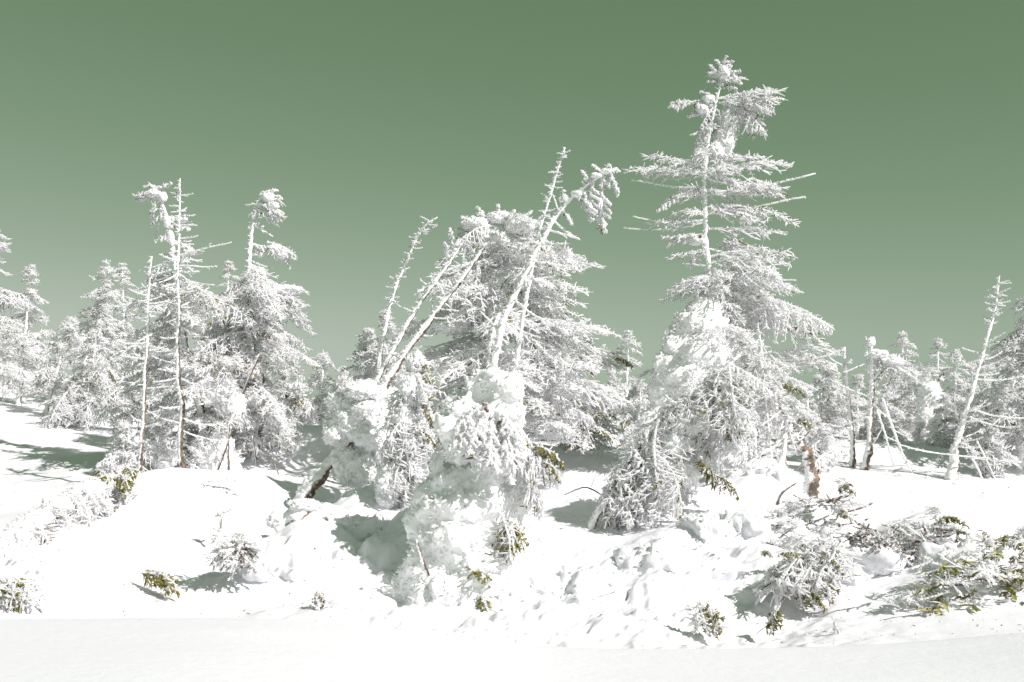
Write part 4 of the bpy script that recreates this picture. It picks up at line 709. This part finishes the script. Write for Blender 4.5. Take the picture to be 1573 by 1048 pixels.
link('snow_body', blob_mesh('snow_body', pb([(-20, 870, 60, 44), (30, 862, 46, 36), (70, 880, 40, 36), (20, 905, 60, 44), (85, 915, 42, 40), (-40, 920, 60, 50), (60, 940, 60, 40), (110, 935, 36, 30)], 10.1), .03, 232, .9, ragged=500), t, Matrix.Identity(4))
for i in range(26):
    x = r.uniform(-20, 62); y = r.uniform(885, 905); branch(t, P(x, y, 9.75), P(x+r.uniform(-14, 14), y+r.uniform(25, 42), 9.55), r.choice(['dark', 'green', 'firg', 'bare']), r)
# small sprigs poking out of the snow
def sprig(label, D, items, seed, sticks=(), name='fir_sprig', cat='fir sprig'):
    r = np.random.default_rng(seed); b = items[0]; t = thing(name, label, cat, G(b[1], D)); hand(t, D, items, r)
    for i, q in enumerate(sticks): stem(t, pp(q, D), seed+i, (.2, -.2), 'twig', 5, .2)
    return t, r
sprig('olive-green fir sprig lying on smooth snow at lower left', 10.7, [('green', 215, 880, 262, 896, -.1), ('green', 225, 880, 272, 908, -.1), ('green', 232, 878, 270, 900, -.2), ('green', 240, 885, 262, 912, -.2), ('green', 222, 876, 250, 884, 0)], 241, [[(222, 876, .008), (250, 890, .009), (270, 912, .008)]])
sprig('dark green sprig just behind the foreground drift, left of the pillar', 10.2, [('green', 490, 906, 484, 930, 0), ('green', 488, 908, 500, 935, 0), ('dark', 490, 910, 508, 938, 0), ('green', 500, 934, 536, 937, 0), ('dark', 486, 912, 490, 938, -.1)], 242)
sprig('green-tipped sprig just behind the drift, right of the pillar', 10.1, [('green', 1076, 930, 1088, 975, 0), ('green', 1085, 925, 1106, 972, 0), ('dark', 1072, 925, 1070, 965, 0), ('bare', 1075, 922, 1090, 978, 0), ('green', 1090, 930, 1100, 978, 0), ('bare', 1080, 930, 1066, 975, 0), ('dark', 1095, 935, 1098, 975, 0)], 243)
sprig('brown-green twig hanging at the lower left of the rimed dwarf pine', 10.2, [('green', 1198, 930, 1178, 968, 0), ('green', 1195, 935, 1185, 972, 0), ('green', 1192, 930, 1190, 965, 0)], 244, [[(1200, 925, .008), (1190, 950, .01), (1160, 975, .008)]])
sprig('tiny leafy twig on the snow above the rimed dwarf pine', 11.6, [('green', 1168, 848, 1186, 854, 0), ('green', 1172, 852, 1180, 846, 0), ('green', 1192, 848, 1215, 852, 0)], 245)
t, r = sprig('thin bare twig standing in the smooth snow near the drift at right', 10.0, [('bare', 1283, 955, 1281, 978, 0)], 246, [[(1294, 948, .005), (1281, 955, .007), (1285, 968, .008), (1290, 980, .008)], [(1281, 957, .005), (1277, 948, .004)], [(1288, 976, .005), (1310, 978, .004)]], 'bare_twig', 'twig')
t = thing('twig_tuft', 'round tuft of frosted bare twigs in a snow hollow at left', 'twigs', G(365, 11.2)); r = np.random.default_rng(251)
for i in range(64):
    a = r.uniform(0, 6.28); x0, y0 = 368+r.normal()*9, 838+r.normal()*6
    branch(t, P(x0, y0, 11.2), P(x0+r.uniform(-36, 32), y0+r.uniform(5, 44), 11.2+r.uniform(-.35, .1)), r.choice(['bare', 'twig', 'dark'], p=[.5, .35, .15]), r)
clumps(t, 11.3, [(378, 828, 22, 14), (392, 840, 16, 14)], r)
def bark_lump(name, label, blobs, D, seed, rime):
    r = np.random.default_rng(seed); t = thing(name, label, 'stump', G(blobs[0][0], D)); me = blob_mesh('stump', pb(blobs, D), .022, seed, .75)
    me.materials.clear(); me.materials.append(M_TRUNK); me.attributes['rime'].data.foreach_set('value', np.full(len(me.vertices), rime, np.float32))
    link('wood', me, t, Matrix.Identity(4)); return t, r
t, r = bark_lump('stump', 'grey knobbly stump half buried beside the leaning snag base', [(462, 792, 26, 18), (440, 806, 20, 15), (485, 806, 22, 18), (470, 815, 26, 18), (500, 820, 14, 16), (455, 785, 14, 10)], 12.6, 261, .34)
clumps(t, 12.6, [(468, 776, 24, 9), (425, 800, 14, 12), (500, 800, 12, 7)], r)
t = thing('wood_stub', 'small frosted broken branch stub on the left snow bank', 'wood stub', G(340, 12.2)); stem(t, pp([(346, 782, .02), (340, 795, .03), (338, 812, .03)], 12.2), 262, (.9, .2), 'wood', 6); hand(t, 12.2, [('bare', 344, 788, 356, 780, 0), ('bare', 340, 792, 326, 790, 0)], np.random.default_rng(262))
t = thing('dark_stub', 'slim dark stub in the hollow below the knobbly stump', 'wood stub', G(414, 11.5)); stem(t, pp([(416, 828, .014), (413, 842, .02), (411, 858, .018)], 11.4), 263, (.5, .1), 'wood', 6)
t = thing('fallen_branch', 'frosted antler-shaped branch lying on the bank below the left snags', 'fallen branch', G(330, 14)); r = np.random.default_rng(264)
for i, q in enumerate([[(368, 735, .02), (335, 738, .025), (310, 744, .02), (280, 764, .012)], [(312, 744, .015), (305, 756, .014), (308, 772, .01)], [(365, 738, .015), (350, 755, .012), (372, 760, .01)]]): stem(t, pp(q, 14.1), 265+i, (.9, .8), 'branch', 6)
t = thing('fallen_branch', 'reddish bare branch sticking out of snow between pillar and bowed fir', 'fallen branch', G(890, 14.6)); stem(t, pp([(868, 760, .014), (895, 749, .018), (912, 753, .016), (930, 765, .014)], 14.4), 268, (-.3, -.3), 'branch', 6, 0)
stem(t, pp([(925, 690, .004), (918, 720, .005), (908, 748, .006)], 14.4), 269, (-.3, -.3), 'twig', 5, 0)
for i, (q, l, D) in enumerate([([(1378, 682, .018), (1420, 693, .022), (1470, 700, .022), (1522, 704, .018)], 'long thin fallen stem lying across the base of the leaning pole', 17.3), ([(1484, 690, .025), (1500, 715, .03), (1512, 742, .03)], 'dead stick propped against the right foot of the leaning pole', 17.6),
    ([(1500, 676, .02), (1515, 705, .025), (1530, 738, .025)], 'second dead stick right of the leaning pole', 17.8), ([(1425, 732, .015), (1440, 745, .02), (1452, 752, .015)], 'short dark stick on the snow left of the leaning pole', 17.0)]):
    t = thing('dead_stick', l, 'dead branch', P(q[-1][0], q[-1][1], D)); stem(t, pp(q, D), 270+i, (.7, .3), 'stick', 6, .6)
# mound with frosted twigs below the red-brown trunk
t = thing('dwarf_pine', 'low mat of frosted twigs over a mound below the red-brown trunk', 'dwarf pine', G(1250, 13.6)); r = np.random.default_rng(281)
for i in range(64):
    x = r.uniform(1192, 1312); D = r.uniform(12.6, 14.2); g = G(x, D); a = r.uniform(0, 6.28); l = r.uniform(.15, .38)
    branch(t, g+np.array([0, 0, .01]), g+np.array([math.cos(a)*l, -abs(math.sin(a))*l, r.uniform(.0, .16)]), r.choice(['bare', 'twig', 'fir', 'firg'], p=[.35, .25, .3, .1]), r)
hand(t, 13.2, [('green', 1290, 745, 1312, 758, -.2), ('green', 1288, 752, 1306, 744, -.2), ('green', 1292, 780, 1308, 800, -.2), ('green', 1286, 788, 1304, 796, -.2), ('firg', 1280, 740, 1300, 740)], r)
stem(t, pp([(1222, 742, .02), (1200, 758, .03), (1193, 776, .035)], 13.6), 282, (-.2, -.3), 'branch', 6, 0)
# drooping dwarf pine, lower right
t = thing('dwarf_pine', 'rimed dwarf pine bough spilling down left over the hollow edge', 'dwarf pine', G(1270, 11.4)); r = np.random.default_rng(291)
for i, q in enumerate([[(1305, 838, .02), (1262, 848, .025), (1220, 880, .02), (1195, 930, .014)], [(1300, 836, .02), (1270, 870, .02), (1262, 915, .012)], [(1290, 842, .02), (1240, 862, .02), (1180, 890, .012)]]): stem(t, pp(q, 11.1), 292+i, (.9, .6), 'stem', 6)
for i in range(70):
    u = r.random(); x0 = 1300-100*u+r.normal()*8; y0 = 836+35*u*u+r.normal()*8; dx = r.uniform(-50, 18); dy = r.uniform(20, 70)
    branch(t, P(x0, y0, 11.1), P(x0+dx, y0+dy, 11.1+r.uniform(-.35, .3)), r.choice(['droop', 'fir', 'bare', 'twig', 'firg'], p=[.32, .18, .15, .2, .15]), r)
hand(t, 10.9, [('green', 1262, 870, 1268, 905, 0), ('green', 1272, 880, 1276, 925, 0), ('green', 1250, 890, 1256, 925, 0), ('green', 1280, 860, 1290, 880, 0), ('green', 1228, 905, 1236, 935, 0), ('green', 1244, 905, 1268, 935, 0), ('green', 1195, 850, 1230, 850, 0), ('green', 1262, 845, 1280, 862, 0), ('green', 1240, 900, 1250, 935, 0)], r)
t = thing('dead_bough', 'twiggy grey bough sprawling from the dwarf pine toward the leafy bush', 'dead branch', G(1370, 12)); r = np.random.default_rng(301)
for i, q in enumerate([[(1280, 815, .012), (1320, 828, .018), (1352, 855, .02), (1385, 880, .018), (1440, 902, .01)], [(1388, 800, .022), (1372, 806, .02), (1345, 824, .014), (1310, 832, .01)], [(1390, 805, .014), (1420, 830, .012), (1440, 860, .008)], [(1378, 802, .012), (1410, 796, .012), (1455, 786, .006)]]): stem(t, pp(q, 11.7), 302+i, (.55, .4), 'stem', 6, .5)
for i in range(70):
    x = r.uniform(1285, 1410); y = 815+.55*abs(x-1330)+r.normal()*8; branch(t, P(x, y, 11.7), P(x+r.uniform(-35, 35), y+r.uniform(-22, 24), 11.7+r.uniform(-.25, .2)), r.choice(['bare', 'twig'], p=[.5, .5]), r)
# leafy bush, lower right corner
leaf_mb = MB(); xs = np.array([0, .25, .6, 1.]); ws = np.array([.02, .16, .17, 0.01])
lv = np.concatenate([np.stack([xs, -ws, .12*ws-.12*xs**2], 1), np.stack([xs, 0*xs, -.05-.12*xs**2+.0*xs], 1), np.stack([xs, ws, .12*ws-.12*xs**2], 1)])
leaf_mb.add(lv, [[i, i+1, i+5, i+4] for i in range(3)]+[[i+4, i+5, i+9, i+8] for i in range(3)]); LEAF = leaf_mb.mesh('leaf', [M_LEAF]); LEAF_RIMED = leaf_mb.mesh('leaf', [M_RIME])
def leafy(label, D, box, nb, nl, seed, kinds, name='leafy_bush'):
    r = np.random.default_rng(seed); x0, y0, x1, y1 = box; t = thing(name, label, 'bush', G((x0+x1)/2, D))
    for i in range(nb):
        x, y = r.uniform(x0, x1), r.uniform(y0, y1); d = D+r.uniform(-.4, .5); a = r.uniform(-.6, 3.7); l = r.uniform(18, 60)
        branch(t, P(x, y, d), P(x+math.cos(a)*l, y-math.sin(a)*l*.5+6, d+r.uniform(-.3, .2)), r.choice(list(kinds), p=np.array(list(kinds.values()))/sum(kinds.values())), r)
    i = 0
    while i < nl:
        cx, cy = r.uniform(x0, x1), r.uniform(y0, y1); d = D+r.uniform(-.55, .2); n = int(r.integers(4, 8)); c = P(cx, cy, d)
        for k in range(n):
            a = 6.28*k/n+r.random(); l = r.uniform(.08, .15); dv = unit(np.array([math.cos(a), math.sin(a), r.uniform(-.7, .35)])); X, Y, Z = orient(c, c+dv, r.normal()*.3)
            m = Matrix(((X[0]*l, Y[0]*l, Z[0]*l, c[0]), (X[1]*l, Y[1]*l, Z[1]*l, c[1]), (X[2]*l, Y[2]*l, Z[2]*l, c[2]), (0, 0, 0, 1)))
            o = bpy.data.objects.new('leaf', LEAF if r.random() < .75 else LEAF_RIMED); C.objects.link(o); o.parent = t; o.matrix_parent_inverse = Matrix.Translation(-t.location); o.matrix_basis = m
        i += n
    return t, r
t, r = leafy('leafy evergreen bush with long olive leaves in the lower right corner', 10.9, (1418, 858, 1585, 952), 95, 285, 311, {'bare': 2.5, 'twig': 2, 'firg': 1.5, 'green': 1.5, 'fir': 2.5})
for i, q in enumerate([[(1412, 962, .012), (1450, 955, .016), (1500, 930, .014), (1520, 912, .008)], [(1573, 905, .014), (1530, 890, .014), (1490, 888, .01)], [(1440, 850, .01), (1470, 870, .014), (1520, 890, .014)]]): stem(t, pp(q, 10.7), 312+i, (.6, .3), 'stem', 6, .4)
t, r = leafy('leafy bush spilling along the right edge above the corner bush', 11.8, (1480, 828, 1580, 875), 44, 80, 321, {'bare': 2, 'twig': 2, 'dark': 1, 'firg': 1, 'green': 2, 'fir': 1})
t = thing('dwarf_pine', 'dome of frosted twigs with green tips above the leafy corner bush', 'dwarf pine', G(1440, 12.4)); r = np.random.default_rng(331)
for i in range(66):
    a = r.uniform(.1, 3.0); x0, y0 = 1425+r.normal()*12, 825+r.normal()*8; l = r.uniform(25, 62)
    branch(t, P(x0, y0, 12.2), P(x0+math.cos(a)*l, y0-math.sin(a)*l*.55+8, 12.2+r.uniform(-.4, .4)), r.choice(['bare', 'fir', 'twig', 'firg'], p=[.35, .25, .3, .1]), r)
hand(t, 12.0, [('green', 1440, 800, 1472, 798, 0), ('green', 1450, 792, 1486, 808, 0), ('green', 1465, 815, 1488, 820, 0), ('green', 1468, 825, 1484, 842, 0), ('green', 1470, 838, 1492, 850, 0)], r)
t = thing('dwarf_pine', 'frosted twig clump right at the picture edge below the big fir', 'dwarf pine', G(1568, 12.5)); r = np.random.default_rng(341)
hand(t, 12.3, [(r.choice(['bare', 'firg', 'dark']), 1572+r.normal()*6, 830+r.normal()*10, 1572+r.uniform(-16, 12), 815+r.uniform(-8, 30)) for i in range(14)], r)
for (x, y, D, k) in [(1470, 862, 11.4, 1.4), (1500, 905, 10.9, 1.2), (1445, 905, 11.0, 1.0), (1540, 870, 11.5, 1.2), (1480, 940, 10.6, 1.1), (1545, 925, 10.8, 1.0), (1420, 825, 12.2, 1.2), (1455, 812, 12.3, 1.0), (1240, 862, 11.2, 1.2), (1275, 850, 11.3, 1.0), (1225, 900, 11.0, .9), (1330, 838, 11.9, 1.0), (1365, 862, 11.8, .9)]:
    bush = min([o for o in C.objects if o.parent is None and o.get('category') in ('bush', 'dwarf pine', 'dead branch')], key=lambda o: (Vector(P(x, y, D))-o.location).length)
    clump(bush, P(x, y-4, D), .16*k, .07*k)
# humps of drifted snow round the feet of the trees
for i, (l, D, bl) in enumerate([
    ('lumpy snow mound heaped below the base of the leaning snag', 12.9, [(500, 800, 34, 18), (545, 806, 40, 22), (585, 822, 32, 22), (530, 830, 50, 26), (470, 826, 32, 20), (610, 845, 24, 20)]),
    ('rounded snow mound between the twig tuft and the pillar', 11.5, [(455, 868, 50, 36), (415, 885, 44, 34), (500, 890, 48, 34), (450, 915, 66, 34), (540, 915, 40, 26)]),
    ('crusted snow mound in front of the bowed fir', 11.9, [(985, 868, 46, 26), (1030, 862, 50, 30), (1075, 872, 44, 26), (1010, 895, 66, 32), (940, 890, 40, 22)]),
    ('snow mound bulging below the green tips of the bowed fir', 13.1, [(1090, 812, 46, 26), (1135, 806, 44, 28), (1160, 825, 40, 26), (1110, 838, 60, 30)]),
    ('block of packed snow at the left of the red-brown trunk foot', 14.8, [(1165, 742, 26, 20), (1192, 738, 24, 22), (1178, 762, 36, 22), (1150, 765, 26, 18)]),
    ('low lumpy mound at the right foot of the snow pillar', 11.3, [(850, 912, 40, 24), (890, 905, 36, 24), (870, 935, 60, 28), (920, 938, 44, 22)]),
    ('snow mound under the frosted twigs at lower right', 11.9, [(1250, 850, 40, 22), (1290, 846, 44, 26), (1330, 862, 44, 26), (1280, 880, 60, 30)]),
    ('snow mound carrying the leafy bush at lower right', 11.6, [(1440, 872, 44, 26), (1490, 862, 50, 28), (1540, 868, 46, 26), (1480, 895, 70, 32), (1560, 900, 50, 30)])]):
    t = thing('snow_mound', l, 'snow mound', G(bl[0][0], D), 'snow mounds in the hollow'); link('snow_body', blob_mesh('snow_body', pb(bl, D), .035, 420+i, 1.6, mat=M_GROUND, ragged=160), t, Matrix.Identity(4))
